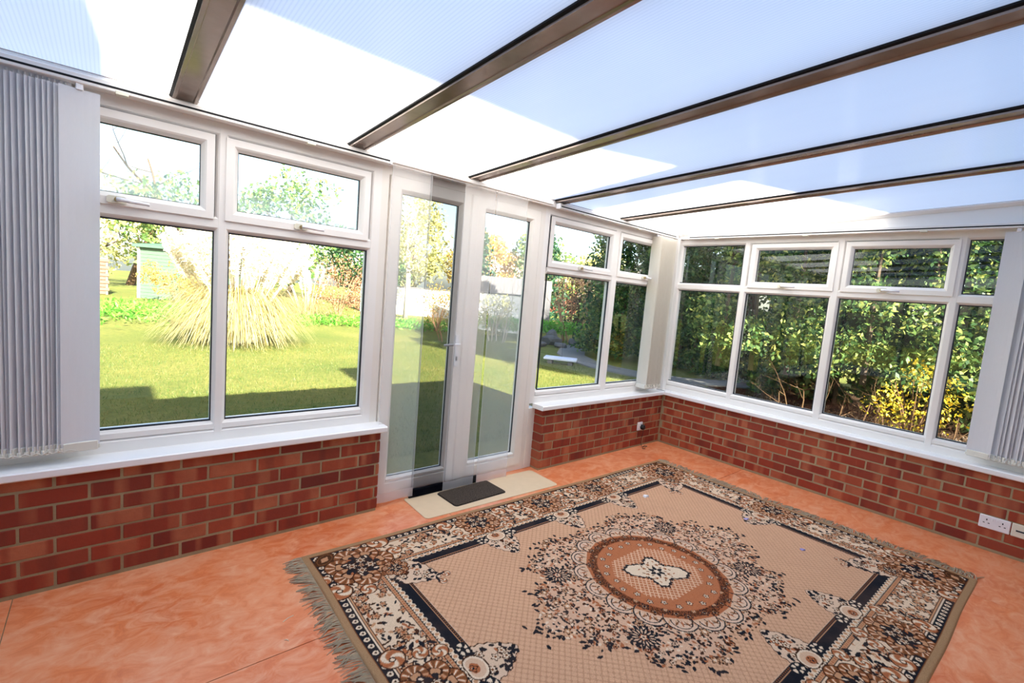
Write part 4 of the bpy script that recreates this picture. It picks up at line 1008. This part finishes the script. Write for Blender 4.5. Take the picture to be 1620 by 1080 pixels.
P = np.stack([R_.uniform(6.6, 10.4, 2200), np.zeros(2200), np.zeros(2200)], 1); P[:, 1] = 16.4-.74*P[:, 0]+R_.uniform(-.1, 1.0, 2200); P[:, 2] = .05+R_.uniform(0, .45, 2200)
tag(foliage('rockery_plants', P, .20, 'leaf_bright', None, aspect=.28), 'bright green strappy plants growing above the rockery', None, None, 'stuff')
sl = empty('stone_slab', (4.35, 5.65, GZ), math.radians(-52)); tag(sl, 'pale bluish slab propped on bricks on the lawn beside the path', 'slab')
MB().box((-.42, -.22, .11), (.42, .22, .17), .012).build('slab', 'slab_white', sl)
for x in (-.26, .26): MB().box((x-.06, -.16, 0), (x+.06, .16, .11), .008).build('support', 'stone', sl)
bare('brushwood', 'tangle of brown bare brushwood behind the rockery', 'shrub', (9.6, 9.9, -.2), 3.0, 'twig', 4, 31, .03, .9, 9, .5)
bare('brushwood', 'darker brown bare brushwood right of the tangle, beside the ivy column', 'shrub', (11.4, 8.6, -.2), 3.0, 'dark_twig', 4, 33, .03, .9, 8, .7)
shrub('russet_shrub', 'small russet shrub between the brushwood and the green rockery plants', 'shrub', (9.6, 8.6, -.1), (.8, .6, .42), 'leaf_ochre', 900, .08)
# ivy column and hedge
def hedge(name, label, base, dims, n, size, mat, rz=0.):
    """clumpy leafy mass, dims = half extents; built from lumps over a box surface"""
    o = empty(name, base, rz); tag(o, label, 'hedge'); X, Y, Z = dims
    c = R_.uniform(-1, 1, (160, 3))*np.array([X*.75, Y, Z])+np.array([0, 0, Z]); k = R_.randint(0, 160, n)
    q = R_.normal(size=(n, 3)); q /= np.linalg.norm(q, axis=1)[:, None]
    P = c[k]+q*np.array([.42, .42, .36])*R_.uniform(.5, 1, (n, 1)); P[:, 2] = np.abs(P[:, 2])+.02
    foliage('foliage', P, size, mat, o); m = MB(); rnd = random.Random(n)
    for k in range(10):
        y = -Y+2*Y*(k+.5)/10; m.tube([(0, y, -.05), (rnd.uniform(-.2, .2), y+rnd.uniform(-.2, .2), Z), (rnd.uniform(-.3, .3), y+rnd.uniform(-.3, .3), Z*1.8)], [.05, .035, .015], 5)
    m.build('stems', 'bark', o)['kind'] = 'stuff'; return o
conifer((7.45, 6.15, GZ), 7.0, 1.22, 22000, .13, 'tall dark green ivy-clad column seen through the window right of the doors', 'evergreen_tree', 'leaf_hedge', .35)
hedge('tall_hedge', 'tall dark green hedge beyond the path seen through the corner windows', (7.6, 3.2, GZ), (.8, 2.0, 2.4), 36000, .12, 'leaf_hedge')
h2 = hedge('ivy_hedge', 'yellow-green ivy hedge filling the view through the right-hand window', (5.5, -.8, GZ+.70), (.65, 2.9, 1.75), 40000, .10, 'leaf_ivy', math.radians(24))
hedge('shaded_hedge', 'deep green thicket behind the ivy hedge', (6.8, -2.6, GZ), (.6, 4.0, 2.6), 40000, .16, 'leaf_hedge')
for k, (y, z, lab) in enumerate(((-.35, .1, 'bare brown twigs below the left half of the ivy hedge'), (-1.5, .05, 'bare brown twigs below the right half of the ivy hedge'))):
    bare('undergrowth', lab, 'shrub', (4.4, y, GZ), 1.0, 'dark_twig', 3, 50+k, .016, 1.0, 8, .6)
shrub('yellow_shrub', 'low yellow-leaved shrub on the leaf litter seen through the wide right-hand pane', 'shrub', (4.1, -1.45, GZ), (.60, .50, .62), 'leaf_yellow', 1000, .055, 'dark_twig')
shrub('yellow_shrub', 'large yellow and orange shrub seen at the right edge beside the drawn blind', 'shrub', (3.7, -2.75, GZ), (.75, .65, .60), 'leaf_yellow', 1900, .06, 'dark_twig')
n = 5000; P = np.stack([R_.uniform(.6, 6, n), R_.uniform(-3.4, 1.6, n), GZ+.015+R_.uniform(0, .03, n)], 1)
tag(foliage('fallen_leaves', P, .06, 'leaf_dead'), 'brown fallen leaves on the soil under the ivy hedge', None, None, 'stuff')

hedge('brown_hedge', 'brown leafless hedge closing the view behind the rockery', (13.2, 11.2, -.2), (1.2, 2.6, 1.5), 14000, .14, 'leaf_dead')
for x, y, h, r in ((3.2, -12.5, 14.6, 2.6), (7.6, -13.0, 15.2, 2.8), (12.0, -12.0, 14.5, 2.8)):   # unseen pines added behind the house to shade the lawn by the path
    o = tree('added_shade_tree', None, None, (x, y, GZ), h, r, 'leaf_conifer', 5000, .42, tr=.25, low=.68, clumps=70); tag(o, kind=S)
hedge('boundary_hedge', 'tall dark boundary hedge far behind the ivy hedge', (9.8, .0, GZ), (.6, 6.0, 2.3), 34000, .22, 'leaf_hedge')
